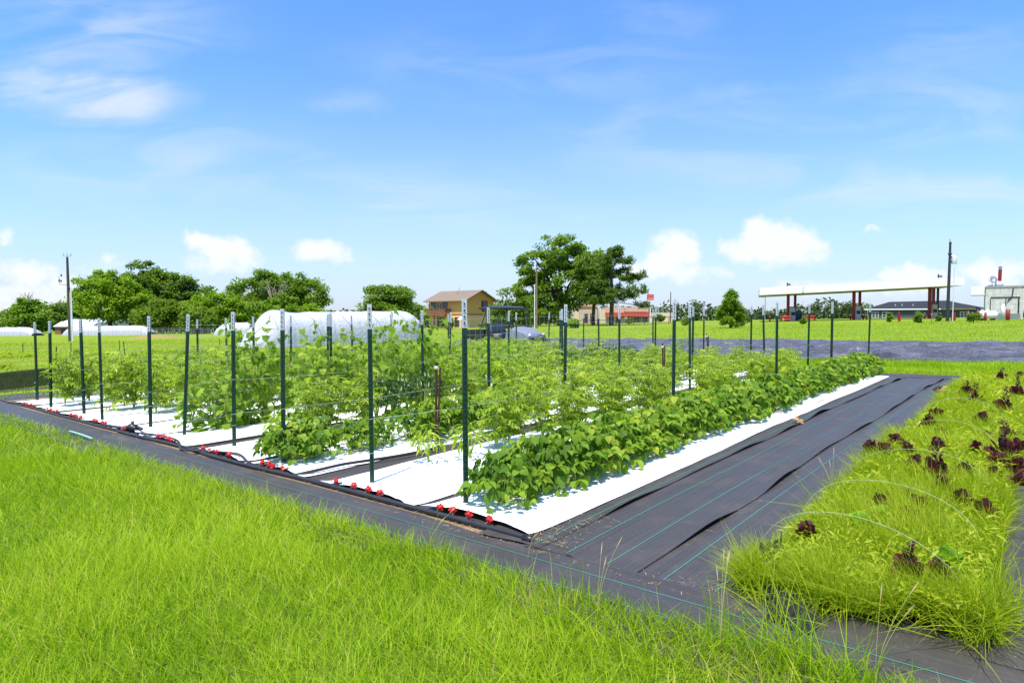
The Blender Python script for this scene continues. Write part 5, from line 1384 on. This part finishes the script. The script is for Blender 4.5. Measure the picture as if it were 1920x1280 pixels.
def window(parent, x, z, w, h, y, frame, double=False, out=-1):
    """window on a wall facing -y (out=-1) in the parent's frame"""
    f = MB(); t = .09
    for a in ((x - w / 2 - t, x + w / 2 + t, z - h / 2 - t, z - h / 2), (x - w / 2 - t, x + w / 2 + t, z + h / 2, z + h / 2 + t), (x - w / 2 - t, x - w / 2, z - h / 2, z + h / 2), (x + w / 2, x + w / 2 + t, z - h / 2, z + h / 2)):
        f.box(a[0], a[1], y - .06, y + .05, a[2], a[3])
    if double: f.box(x - .05, x + .05, y - .055, y + .05, z - h / 2, z + h / 2)
    for s in ((-.25, .25) if double else (0,)):
        f.box(x - w / 2, x + w / 2, y - .045, y + .05, z - .025, z + .025) if s in (0, -.25) else None
    o = f.build('window', frame, parent); MB().box(x - w / 2, x + w / 2, y - .022, y + .02, z - h / 2, z + h / 2).build('pane', M['glass'], o)
    return o

def yellow_house():
    Y = 113; corner = AT(872, Y); th = math.radians(-38)
    # local frame: origin at near corner; -x runs along the long wall to the left, +y away; long wall faces -y, gable wall faces +x
    root = empty('two_storey_house', corner, 0, 'two storey ochre house with brown gable roof and balcony', 'house', rot=(0, 0, math.radians(-40)))
    Ln, W, z1, z2 = 9.4, 7.6, 2.35, 5.05
    MB().box(-Ln, 0, 0, W, -1.0, z1).build('ground_floor_wall', M['tanbrick'], root)
    up_ = MB(); up_.box(-Ln, 0, 0, W, z1 + .14, z2)
    up_.prism([(0, z2 + .002), (W, z2 + .002), (W / 2, z2 + 1.65)], -Ln + .01, -.002, Matrix(((0, 1, 0, 0), (1, 0, 0, 0), (0, 0, 1, 0), (0, 0, 0, 1))))
    up_.build('upper_wall', M['ochre'], root)
    MB().box(-Ln - .04, .04, -.04, W + .04, z1, z1 + .14).build('belt_trim', M['trimbrown'], root)
    rf = MB(); ov, og = .75, .8; sl = 1.65 / (W / 2); e = z2 - sl * ov
    for sgn in (0, 1):
        y0 = -ov if sgn == 0 else W + ov
        p = [(-Ln - og, y0, e), (og, y0, e), (og, W / 2, z2 + 1.68), (-Ln - og, W / 2, z2 + 1.68)]
        top = [(a, b, c + .16) for a, b, c in p]
        rf.add(p + top, [(0, 1, 2, 3), (4, 7, 6, 5), (0, 4, 5, 1), (2, 6, 7, 3), (1, 5, 6, 2), (0, 3, 7, 4)])
    r = rf.build('roof', M['shingle'], root)
    mb = MB(); mb.tube([(-4, W / 2 - 1.6, z2 + .9), (-4, W / 2 - 1.6, z2 + 1.45)], .08, 8); mb.tube([(-3.2, W / 2 - 1.2, z2 + 1.0), (-3.2, W / 2 - 1.2, z2 + 1.5)], .06, 8); mb.tube([(-5.2, W / 2, z2 + 1.7), (-5.2, W / 2, z2 + 2.5)], .04, 8); mb.build('vent_pipe', M['grey_metal'], r)
    window(root, -8.1, 4.0, 1.0, 1.25, 0, M['trimbrown']); window(root, -5.05, 4.0, 1.0, 1.25, 0, M['trimbrown'])
    d = MB(); d.box(-7.35, -5.75, -.05, .04, z1 + .3, 4.65); d = d.build('balcony_door', M['beige'], root)
    mb = MB(); mb.box(-7.15, -6.65, -.07, -.052, 3.2, 4.45); mb.box(-6.45, -5.95, -.07, -.052, 3.2, 4.45); mb.build('pane', M['glass'], d)
    bal = MB(); bal.box(-Ln, -3.6, -1.5, -.045, z1 - .12, z1 + .05); 
    for i in range(40): bal.box(-Ln + .02 + i * .146, -Ln + .12 + i * .146, -1.5, -1.46, z1 + .05, z1 + 1.05)
    for i in range(10): bal.box(-3.64, -3.6, -1.45 + i * .146, -1.35 + i * .146, z1 + .05, z1 + 1.05)
    bal.box(-Ln, -3.58, -1.55, -1.44, z1 + 1.05, z1 + 1.13); bal.box(-3.66, -3.56, -1.44, -.05, z1 + 1.05, z1 + 1.13)
    bal.build('balcony', M['brownred'], root)
    mb = MB()
    for x in (-Ln + .1, -6.5, -3.7): mb.box(x - .08, x + .08, -1.48, -1.32, -1, z1 - .12)
    mb.build('balcony_post', M['trimbrown'], root)
    window(root, -2.0, 1.05, .95, 1.5, 0, M['trimbrown']); window(root, -6.3, 1.1, 1.4, 1.5, 0, M['trimbrown'])
    # gable window (wall faces +x): build in a turned child frame
    f = MB(); f.box(-.0, .06, 4.6, 6.0, 2.9, 4.9); f.box(0.0, .05, 4.3, 4.6, 3.1, 5.0)
    f = f.build('window', M['trimbrown'], root); mb = MB(); mb.box(.062, .075, 4.72, 5.25, 3.05, 4.75); mb.box(.062, .075, 5.35, 5.88, 3.05, 4.75); mb.build('pane', M['glass'], f)
    mb = MB(); mb.tube([(-.02, -ov + .05, e), (-.02, -.1, e - .3), (-.06, -.09, e - .4), (-.06, -.09, -.5)], .05, 6); mb.tube([(-Ln + .05, -ov + .05, e), (-Ln + .05, -.1, e - .5), (-Ln + .05, -.1, -.5)], .05, 6); mb.build('downspout', M['trimbrown'], root)
    return root
yellow_house()
# white patio umbrella shape beside the house door
root = empty('patio_umbrella', AT(865, 108), 0, 'white folded patio umbrella in front of the yellow house', 'umbrella')
MB().tube([(0, 0, -.2), (0, 0, 2.0)], .04, 6).build('pole', M['pvc'], root)
MB().lathe([(.04, 2.0), (.5, 1.72), (.8, 1.45), (.76, 1.43), (.4, 1.66), (.04, 1.9)], n=10).build('canopy', M['white'], root)

def grey_house():
    Y = 172; a = AT(1626, Y); zb = a.z - .6; Ln = 24.9
    root = empty('long_house', (a.x, Y, zb), -.5, 'long low grey house with charcoal hip roof and white windows', 'house')
    H, W = 3.3, 9
    MB().box(0, Ln, 0, W, -1, H).build('wall', M['greysiding'], root)
    rf = MB(); o = .5; z0, z1 = H - .02, H + 2.0
    v = [(-o - .3, -o, z0), (Ln + o, -o, z0), (Ln + o, W + o, z0), (-o - .3, W + o, z0), (5.2, W / 2, z1), (Ln - 6.5, W / 2, z1 + .2)]
    rf.add(v, [(0, 1, 5, 4), (1, 2, 5), (2, 3, 4, 5), (3, 0, 4), (0, 3, 2, 1)])
    v2 = [(Ln - 8.5, -1.4, z0), (Ln + o + .6, -1.4, z0), (Ln + o + .6, 3, z0), (Ln - 8.5, 3, z0), (Ln - 5.2, 2.6, z1 - .8), (Ln - 3.2, 2.6, z1 - .8)]
    rf.add([(x, y, z + .05) for x, y, z in v2], [(0, 1, 5, 4), (1, 2, 5), (2, 3, 4, 5), (3, 0, 4), (0, 3, 2, 1)])
    r = rf.build('roof', M['darkshingle'], root)
    mb = MB()
    for x in (6.5, 8.0, 10.5): mb.tube([(x, 1.5, H + .6), (x, 1.5, H + 1.3)], .09, 7)
    mb.build('vent_pipe', M['lightgrey'], r)
    MB().box(-o - .3, Ln + o, -o - .06, -o, z0 - .22, z0 + .06).build('fascia', M['white'], root)
    for x, d in ((1.8, True), (3.9, False), (11.6, False), (14.7, False), (21.4, True)):
        window(root, x, 1.75, 1.4 if d else .8, 1.35, 0, M['white'], d)
    mb = MB(); mb.box(-.08, .12, -.05, .1, -1, H - .25); mb.box(Ln - .1, Ln + .08, -.05, .1, -1, H - .25); mb.build('corner_trim', M['white'], root)
grey_house()

def store():
    Y = 168; a = AT(1070, Y); b = AT(1262, Y); Ln = b.x - a.x; zb = a.z - .5
    root = empty('store_building', (a.x, Y, zb), 0, 'long low beige store building with red awning band behind the pine', 'building')
    mb = MB(); mb.box(0, Ln * .55, 0, 12, -1.5, 4.3); mb.box(Ln * .55, Ln, .8, 12, -1.5, 3.5); mb.build('wall', M['palebeige'], root)
    mb = MB(); mb.box(2.2, 6.8, -1.2, 6, -1.5, 6.3); mb.build('tower_wall', M['beige'], root)
    mb = MB(); mb.box(9.2, 14.0, -.6, 6, -1.5, 5.0); mb.box(14.1, 20.5, -.4, 7, 3.7, 4.9); mb.build('front_bay', M['beige'], root)
    MB().box(9.0, 20.9, -1.7, -.62, 2.5, 3.5).build('awning', M['redband'], root)
    mb = MB();
    for x in (3.4, 5.0): mb.box(x, x + 1.0, -1.3, -1.21, 0, 3.2)
    for x in (10.0, 12.0, 15.0, 17.0, 19.0): mb.box(x, x + 1.2, -.72, -.61, 0, 2.3)
    mb.build('window', M['glass'], root)
    MB().box(2.1, 6.9, -1.3, -1.21, 4.6, 5.1).build('cornice', M['brownred'], root)
store()
# red sign on a tall post: too far to read, a red board with a pale lower line
root = empty('road_sign', AT(1219, 118), 0, 'red rectangular road sign high on a white post', 'sign')
MB().tube([(0, 0, -.5), (0, 0, 4.4)], .10, 8).build('post', M['pvc'], root)
bd = MB().box(-.62, .62, -.1, .1, 4.3, 5.35).build('board', mat('red_sign_board', (.62, .05, .045), (.55, .04, .04), .5), root)
mb = MB(); mb.box(-.42, .55, -.115, -.102, 4.52, 4.66); mb.box(-.45, .50, -.112, -.102, 5.0, 5.05); mb.build('lettering', mat('pale_red_lettering', (.75, .5, .5), None, .5), bd)
r_ = pole(1257, 140, 6.6, 'thin far utility pole right of the red sign', M['woodpole'], 0, .12)
r_ = pole(912, 150, 8.2, 'far dark utility pole rising behind the yellow house gable', M['woodpole'], 0, .13)
r_ = pole(1434, 160, 5.8, 'far light pole left of the fuel station canopy', M['grey_metal'], 0, .10); MB().box(-1.0, .05, -.1, .1, 5.6, 5.75).build('lamp_arm', M['grey_metal'], r_)

# brown pipe fence in front of the store
a = AT(1060, 104); b = AT(1268, 104); root = empty('pipe_fence', a, 0, 'brown pipe fence with tall rails in front of the beige store', 'fence')
for px in (1085, 1120, 1155, 1188, 1208, 1254, 1266):
    x = (px - 1060) / F * 104; MB().tube([(x, 0, -.3), (x, 0, 1.5 if px > 1160 else 1.0)], .06, 7).build('post', M['rust'], root)
mb = MB(); mb.tube([((1160 - 1060) / F * 104, 0, 1.5), ((1268 - 1060) / F * 104, 0, 1.5)], .05, 7); mb.tube([(0, 0, .95), ((1160 - 1060) / F * 104, 0, .95)], .05, 7); mb.tube([(0, 0, .45), ((1268 - 1060) / F * 104, 0, .5)], .035, 6); mb.build('rail', M['rust'], root)

# brick shed and far shed roof at left
root = empty('brick_shed', AT(103, 130), 0, 'small brown brick shed between the two left low tunnels', 'shed')
MB().box(0, 7.5, 0, 4, -1, 1.7).build('wall', M['brownred'], root)
rf = MB(); rf.add([(-.2, -.3, 1.6), (7.7, -.3, 1.6), (7.7, 2, 2.6), (-.2, 2, 2.6), (-.2, 4.3, 1.6), (7.7, 4.3, 1.6)], [(0, 1, 2, 3), (3, 2, 5, 4), (0, 3, 4), (1, 5, 2)]); rf.build('roof', M['lightgrey'], root)
mb = MB(); mb.box(1.2, 2.2, -.05, -.002, .2, 1.2); mb.box(3.6, 4.6, -.05, -.002, .2, 1.2); mb.build('window', M['glass'], root)
root = empty('metal_shed', AT(118, 170), 0, 'low grey roofed shed behind the long low tunnel', 'shed')
MB().box(0, 14, 0, 6, -1, 2.6).build('wall', M['lightgrey'], root)
rf = MB(); rf.add([(-.3, -.4, 2.55), (14.3, -.4, 2.55), (14.3, 3, 3.4), (-.3, 3, 3.4), (-.3, 6.4, 2.55), (14.3, 6.4, 2.55)], [(0, 1, 2, 3), (3, 2, 5, 4), (0, 3, 4), (1, 5, 2)]); rf.build('roof', M['lightgrey'], root)
# cattle panel fence pieces left of big tunnel
root = empty('wire_fence', AT(284, 112), 0, 'grey wire panel fence between the low tunnel and the dark trees', 'fence')
mb = MB(); Lf = 11
for i in range(12): mb.tube([(i * Lf / 11, 0, -.2), (i * Lf / 11, 0, 1.3)], .05, 5)
mb.build('post', M['grey_metal'], root); mb = MB()
for z in (.3, .6, .9, 1.2): mb.tube([(0, 0, z), (Lf, 0, z)], .025, 5)
mb.build('wire', M['grey_metal'], root)

# ------------------------------------------------------------------ fuel station
def canopy():
    Yl, Yr = 96.0, 88.0; zl = CH + 42.5 * Yl / F; zr = CH + 61.5 * Yr / F
    xl = (1423 - 960) / F * Yl; xr = (1806 - 960) / F * Yr
    A_ = np.array([xl, Yl, zl]); B_ = np.array([xr, Yr, zr]); d = B_ - A_; Ln = np.linalg.norm(d[:2]); n = np.array([-d[1], d[0], 0]) / Ln
    back = n * 11.0 + np.array([.6, 0, 0]); back[2] = .02
    t = 1.08
    root = empty('fuel_canopy', (xl, Yl, float(T(xl, Yl))), 0, 'long white fuel station canopy on red columns', 'canopy'); o = np.array(root.location)
    mb = MB(); P = [A_, B_, B_ + back, A_ + back]; lo = [p - o for p in P]; hi = [p - o + np.array([0, 0, t]) for p in P]
    mb.add(lo + hi, [(4, 5, 6, 7), (0, 1, 5, 4), (1, 2, 6, 5), (2, 3, 7, 6), (3, 0, 4, 7)]); mb.build('roof_slab', M['whitepaint'], root)
    mb = MB(); ins = [lo[0] + np.array([.02, .02, -.004]), lo[1] + np.array([-.02, .02, -.004]), lo[2] + np.array([-.02, -.02, -.004]), lo[3] + np.array([.02, -.02, -.004])]; mb.add(ins, [(0, 3, 2, 1)]); mb.build('soffit', M['soffit'], root)
    def at(px, q, zt=0):
        lo_, hi_ = -.5, 2.0
        for _ in range(50):
            f = (lo_ + hi_) / 2; p = A_ + d * f + back * q
            if 960 + F * p[0] / p[1] > px: hi_ = f
            else: lo_ = f
        return p - o
    for pa, pb in ((1477, 1490), (1600, 1611), (1742, 1749)):
        for px, q, w in ((pa, .3, .34), (pb, .62, .30)):
            c = at(px, q); xw, yw = c[0] + o[0], c[1] + o[1]; zb = float(T(xw, yw)) - o[2] - .3
            MB().cbox((c[0], c[1], (c[2] + zb) / 2), w, w, c[2] - zb - .01).build('column', M['redpaint'], root)
    c = at(1757, .75); MB().cbox((c[0], c[1], 2.4), .25, .25, 6.0).build('column', M['dark'], root)
    for px in (1475, 1757):
        c = at(px, .25); mb = MB(); mb.tube([(c[0], c[1], c[2] + t - .02), (c[0], c[1], c[2] + t + .45)], .05, 6); mb.cbox((c[0] + .15, c[1] - .1, c[2] + t + .42), .5, .3, .22); mb.tube([(c[0], c[1], c[2] + t + .5), (c[0], c[1], c[2] + t + .75)], .08, 6); mb.build('floodlight', M['dark'], root)
    mb = MB(); c = at(1507, 0); mb.cbox((c[0], c[1] - .01, c[2] + .55), .7, .01, .8); mb.build('stained_panel', mat('grey_stain', (.55, .56, .54), (.66, .66, .63), .6), root)
    return at, o
c_at, c_o = canopy()
def ground_at(px, q):
    c = c_at(px, q); return (c[0] + c_o[0], c[1] + c_o[1], float(T(c[0] + c_o[0], c[1] + c_o[1])))
for i, (px, lab) in enumerate(((1485, 'grey fuel pump at the left column pair of the canopy'), (1607, 'grey fuel pump at the middle column pair of the canopy'), (1750, 'pale fuel pump at the right column pair of the canopy'))):
    root = empty('fuel_pump', ground_at(px, .45), 0, lab, 'fuel pump', 'fuel pumps under the canopy')
    mb = MB(); mb.box(-.42, .42, -.3, .3, 0, 1.5); mb.box(-.36, .36, -.26, .26, 1.502, 2.1); mb.build('cabinet', M['lightgrey'] if i < 2 else M['palebeige'], root, .03)
    MB().box(-.3, .3, -.32, -.302, .9, 1.4).build('screen_panel', M['dark'], root); MB().box(-.45, .45, -.32, .32, 2.102, 2.25).build('top_sign', M['redpaint'], root)
    MB().tube([(.43, -.1, 1.3), (.6, -.1, .6), (.46, -.1, .3), (.44, -.1, 1.1)], .03, 6).build('hose', M['blackplastic'], root)
root = empty('blue_bin', ground_at(1497, .25), 0, 'dark blue bin beside the left fuel pump', 'bin'); mb = MB(); mb.lathe([(0, -.2), (.40, -.2), (.46, 1.2), (.50, 1.22), (.48, 1.35), (.15, 1.6), (0, 1.62)], n=14); mb.build('barrel', mat('dark_blue_plastic', (.03, .06, .14), None, .4), root); MB().box(-.2, .2, -.52, -.42, 1.36, 1.5).build('flap', M['dark'], root)
BAR = [(1443, .2), (1464, .15), (1472, .1), (1497, .55), (1508, .15), (1514, .2), (1527, .3), (1594, .2), (1618, .3), (1625, .3), (1733, .2), (1762, .25)]
for i, (px, q) in enumerate(BAR):
    near = 'left' if px < 1560 else 'middle' if px < 1680 else 'right'
    root = empty('bollard', ground_at(px, q), 0, f'orange red bollard, number {i+1} from the left, near the {near} fuel pump', 'bollard', 'red bollards round the pumps')
    MB().lathe([(0, -.2), (.11, -.2), (.11, 1.0), (.08, 1.08), (0, 1.1)], n=10).build('pipe', M['redpaint'] if i % 3 else M['orange'], root)
    MB().lathe([(.112, .72), (.115, .73), (.115, .83), (.112, .84)], n=10).build('band', M['white'], root)
for px0, px1, lab in ((1465, 1482, 'low red guard rail at the left pump'), (1510, 1526, 'orange barrier board right of the blue bin')):
    a = ground_at(px0, .05); b = ground_at(px1, .05); root = empty('guard_rail', a, 0, lab, 'barrier'); mb = MB(); dx, dy = b[0] - a[0], b[1] - a[1]
    for z in (.35, .75): mb.tube([(0, 0, z), (dx, dy, z)], .09, 7)
    mb.build('rail', M['orange'], root); mb = MB(); [mb.tube([(dx * t, dy * t, -.2), (dx * t, dy * t, .9)], .08, 7) for t in (0, .5, 1)]; mb.build('post', M['redpaint'], root)

def station():
    Y = 76; p = lambda px, y=Y: (px - 960) / F * y
    x0 = p(1846); zb = float(T(x0, Y)); h = 3.95; kx = .78
    root = empty('station_building', (x0, Y, zb), -.62, 'stained white metal station building with flat roof and overhang', 'building')
    W = 3.55
    MB().box(0, W, 0, 7, -.6, h - .18).build('wall', M['metalwall'], root)
    MB().box(-.06, W + .1, -.06, 7.05, h - .178, h + .02).build('parapet', M['trimgrey'], root)
    mb = MB(); mb.box(.5, W - .3, -.05, -.002, 2.55, 2.68); mb.box(1.9, 1.98, -.05, -.002, 1.0, 2.5); mb.box(.45, .53, -.05, -.002, .7, 2.5); mb.box(W - .5, W - .35, -.05, -.002, .3, 2.5); mb.tube([(2.6, -.08, 3.7), (2.5, -.08, 2.7), (2.1, -.08, 2.2)], .07, 6); mb.build('wall_strip', M['dark'], root)
    MB().box(.9, W - .25, -.06, -.002, -.5, .72).build('dark_base_panel', M['grey_metal'], root)
    ov = MB(); xo = (p(1818) - x0) * kx; ov.box(xo, -.07, .2, 3.5, 2.95, 4.0); ov.build('overhang', M['whitepaint'], root); MB().add([(xo + .02, .22, 2.946), (-.09, .22, 2.946), (-.09, 3.4, 2.946), (xo + .02, 3.4, 2.946)], [(0, 3, 2, 1)]).build('soffit', M['soffit'], root)
    mb = MB(); mb.box(W + .12, W + .5, -.3, .2, -.6, h - .1); mb.build('corner_column', mat('tan_wood', (.40, .29, .16), (.33, .23, .12), .8), root)
    MB().box(W + .1, W + 6, -.4, 6, h - .09, h + .12).build('porch_roof', M['brownred'], root)
    MB().box(W + .51, W + 6, 2.0, 6, -.6, h - .1).build('porch_wall', M['palebeige'], root)
    ch = MB(); xc = (p(1873.5) - x0) * kx; ch.tube([(xc, 2, h + .55), (xc + .03, 2, h + 2.05)], .19, 10); c_ = ch.build('chimney', M['redpaint'], root); MB().tube([(xc + .03, 2, h + 2.052), (xc + .03, 2, h + 2.45)], .17, 10).build('chimney_cap', M['grey_metal'], c_)
    mb = MB(); mb.lathe([(0, 0), (.45, 0), (.40, .45), (.25, .62), (0, .65)], c=(xc - .05, 2, h + .03), n=12); mb.box(xc - 1.2, xc - .6, 1.8, 2.2, h + .03, h + .22); mb.build('roof_fan', M['lightgrey'], root)
    dm = Matrix.Translation(((p(1859) - x0) * kx, 1.6, h + .85)) @ Matrix.Rotation(math.radians(62), 4, 'X') @ Matrix.Rotation(.35, 4, 'Y')
    dd = MB(); dd.lathe([(0, .0), (.25, .03), (.45, .12), (.46, .14), (.25, .06), (0, .03)], n=18, M=dm); dd = dd.build('satellite_dish', M['grey_metal'], root)
    MB().tube([((p(1859) - x0) * kx, 1.65, h), ((p(1859) - x0) * kx, 1.65, h + .8)], .035, 6).build('mast', M['grey_metal'], dd)
    # propane tank
    tx, tz = p(1851, 70), float(T(p(1851, 70), 70))
    tk = empty('propane_tank', (tx, 70, tz), 0, 'white horizontal propane tank in front of the station', 'tank')
    Mx_ = Matrix.Translation((0, 0, .62)) @ Matrix.Rotation(math.pi / 2, 4, 'Y')
    MB().lathe([(0, -1.0), (.2, -.97), (.36, -.88), (.45, -.7), (.45, .7), (.36, .88), (.2, .97), (0, 1.0)], n=18, M=Mx_).build('tank_shell', M['white'], tk)
    mb = MB(); mb.box(-.65, -.5, -.3, .3, -.1, .24); mb.box(.5, .65, -.3, .3, -.1, .24); mb.build('saddle', M['redpaint'], tk); MB().lathe([(0, 0), (.16, 0), (.16, .16), (0, .2)], c=(0, 0, 1.05), n=12).build('dome', M['lightgrey'], tk)
    for i, (px, hh, lab) in enumerate(((1815, 1.0, 'red post left of the propane tank'), (1822, .9, 'second red post left of the propane tank'), (1847, .9, 'red post in front of the propane tank'), (1889, 1.15, 'wide red post right of the propane tank'), (1833, 1.1, 'brown red post at the overhang corner'))):
        r2 = empty('red_post', AT(px, 69), 0, lab, 'post', 'red posts at the station'); MB().lathe([(0, -.2), (.12 if i != 3 else .2, -.2), (.12 if i != 3 else .2, hh), (0, hh + .03)], n=8).build('pipe', M['redpaint'], r2); MB().lathe([(.0, hh + .031), (.09, hh + .032), (.06, hh + .07), (0, hh + .08)], n=8).build('cap', M['grey_metal'], r2)
    wt = empty('white_barrel', AT(1880, 70), 0, 'white upright cylinder standing right of the propane tank', 'barrel'); MB().lathe([(0, -.1), (.22, -.1), (.22, 1.4), (.1, 1.75), (0, 1.78)], n=14).build('shell', M['white'], wt)
    bl = empty('blue_sign_box', AT(1834, 74), 0, 'dark blue box sign hanging by the overhang', 'sign'); MB().box(-.28, .1, -.1, .1, .9, 1.5).build('box', M['darkblue'], bl); MB().tube([(-.1, 0, -.2), (-.1, 0, .9)], .04, 6).build('post', M['grey_metal'], bl)
M['trimgrey'] = mat('grey_parapet', (.34, .33, .31), (.24, .22, .20), .8)
M['darkblue'] = mat('dark_blue_paint', (.025, .04, .10), None, .4)
station()
# leaning red post and red column boxes on the meadow edge
root = empty('leaning_red_post', AT(1686, 76), 0, 'leaning red steel post in front of the grey house', 'post', rot=(0, -.10, 0)); MB().box(-.13, .13, -.06, .06, -.2, 1.15).build('panel', M['redpaint'], root); MB().box(-.13, .13, -.06, .06, 1.152, 1.2).build('cap', M['dark'], root)
root = empty('short_orange_stake', AT(1746, 62), 0, 'thin orange stake in the grass below the right fuel pump', 'stake'); MB().tube([(0, 0, -.1), (0, 0, .9)], .04, 7).build('rod', M['orange'], root); MB().tube([(0, 0, .9), (0, 0, .96)], .05, 7).build('cap', M['whitepaint'], root)
root = empty('red_panel_post', AT(1787, 72), 0, 'dark red upright panel right of the dark utility pole', 'post'); MB().box(-.22, .22, -.08, .08, -.2, .95).build('panel', M['redpaint'], root); MB().box(-.23, .23, -.09, .09, .952, 1.0).build('cap', M['dark'], root)

# ------------------------------------------------------------------ utility vehicle
def vehicle():
    b = G(953, 662)
    root = empty('utility_vehicle', b, 0, 'grey two seat utility vehicle with dark roof parked on the black plastic', 'utility vehicle', rot=(0, 0, math.radians(-32)), scale=1.05)
    body = mat('grey_vehicle_paint', (.20, .215, .27), (.18, .195, .245), .4, .45, coat=.15)
    dk = M['blackplastic']; w = .72
    # +x is forward
    ch = MB(); ch.box(-1.45, 1.25, -w + .08, w - .08, .38, .52); ch.build('chassis', dk, root)
    mb = MB(); mb.prism([(-.62, .52), (.35, .52), (.35, .60), (-.30, .62), (-.36, .92), (-.62, .92)], -w, w); mb.build('body', dk, root)
    hd = MB()
    prof = [(.30, .62), (.36, 1.02), (.62, 1.12), (.95, 1.06), (1.30, .90), (1.42, .78), (1.44, .62)]
    n = 9; vs = []; 
    for (x, z) in prof:
        for k in range(n):
            t = -1 + 2 * k / (n - 1); vs.append((x - .10 * t * t * (x > .5), t * w, .60 + (z - .60) * (1 - .22 * t ** 4)))
    hd.add(vs, [tuple(int(q) for q in f) for f in grid_faces(len(prof), n)], True)
    for k in (0, n - 1):
        ids = [vs[i * n + k] for i in range(len(prof))] + [(1.3, vs[k][1], .55), (.30, vs[k][1], .55)]; hd.add(ids, [tuple(range(len(ids)))])
    hd.build('hood', body, root)
    mb = MB(); mb.box(1.36, 1.46, -w + .1, w - .1, .46, .70); mb.build('grille', dk, root)
    mb = MB(); mb.tube([(1.5, -w + .12, .45), (1.58, -w + .2, .62), (1.58, w - .2, .62), (1.5, w - .12, .45)], .03, 7); mb.tube([(1.5, -.25, .40), (1.6, -.25, .78), (1.6, .25, .78), (1.5, .25, .40)], .025, 7); mb.build('bumper', dk, root)
    for s in (-1, 1):
        MB().lathe([(0, -.03), (.065, -.03), (.07, .01), (.05, .03), (0, .035)], n=12, M=Matrix.Translation((1.37, s * (w - .17), .77)) @ Matrix.Rotation(math.pi / 2, 4, 'Y')).build('headlight', M['pvc'], root)
    rl = MB()
    for s in (-1, 1):
        y = s * (w - .06)
        rl.tube([(.58, y, 1.06), (.30, y, 1.84), (-.62, y, 1.86), (-.70, y, .55)], .028, 7); rl.tube([(-.62, y, 1.86), (-1.0, y, .95)], .02, 6)
    for x, z in ((.30, 1.84), (-.62, 1.86), (-.68, 1.2)): rl.tube([(x, -w + .06, z), (x, w - .06, z)], .025, 7)
    rl.build('roll_cage', dk, root)
    rf = MB(); n = 9; m_ = 8; vs = []
    for i in range(m_):
        x = -.95 + 1.42 * i / (m_ - 1)
        for k in range(n): t = -1 + 2 * k / (n - 1); q = -1 + 2 * i / (m_ - 1); vs.append((x, t * (w + .06), 1.90 + .07 * (1 - t ** 4) * (1 - q ** 4)))
    rf.add(vs, [tuple(int(a) for a in f) for f in grid_faces(m_, n)], True); rf.box(-.96, .48, -w - .065, w + .065, 1.84, 1.898); rf.build('roof', mat('dark_roof_plastic', (.03, .03, .035), None, .35), root)
    st = MB(); st.box(-.55, -.08, -w + .1, w - .1, .64, .82); st.box(-.66, -.5, -w + .1, w - .1, .83, 1.3); st.build('seat', M['seatgrey'], root, .05)
    sw = MB(); sw.tube([(.16 + .05 * math.cos(t), -.3 + .17 * math.sin(t), 1.08 + .15 * math.cos(t)) for t in np.linspace(0, 6.28, 16)], .016, 6); sw.tube([(.16, -.3, 1.08), (.35, -.3, .92)], .02, 6); sw.build('steering_wheel', dk, root)
    cb = MB(); cb.box(-1.62, -.74, -w, w, .60, .66)
    for a in ((-1.62, -.74, -w, -w + .05), (-1.62, -.74, w - .05, w), (-1.62, -1.57, -w + .051, w - .051), (-.79, -.74, -w + .051, w - .051)): cb.box(a[0], a[1], a[2], a[3], .661, .98)
    cb.build('cargo_bed', dk, root)
    for x in (-1.08, .98):
        for s in (-1, 1):
            Mw = Matrix.Translation((x, s * (w - .10), .31)) @ Matrix.Rotation(math.pi / 2, 4, 'X')
            wh = MB().lathe([(.17, -.11), (.27, -.12), (.31, -.08), (.31, .08), (.27, .12), (.17, .11)], n=22, M=Mw).build('wheel', dk, root)
            MB().lathe([(0, -.06), (.168, -.105), (.168, .105), (0, .06)], n=16, M=Mw).build('rim', M['grey_metal'], wh)
            MB().tube([(x - .40, s * (w - .1), .45), (x - .28, s * (w - .1), .66), (x, s * (w - .1), .74), (x + .28, s * (w - .1), .66), (x + .4, s * (w - .1), .45)], .06, 6).build('fender', dk if x < 0 else body, root)
    MB().lathe([(0, -.02), (.09, -.02), (.09, .02), (0, .02)], n=10, M=Matrix.Translation((.45, -w - .06, 1.12)) @ Matrix.Rotation(math.pi / 2, 4, 'Y')).build('mirror', dk, root)
M['seatgrey'] = mat('grey_vinyl', (.22, .20, .18), (.18, .17, .16), .5)
vehicle()
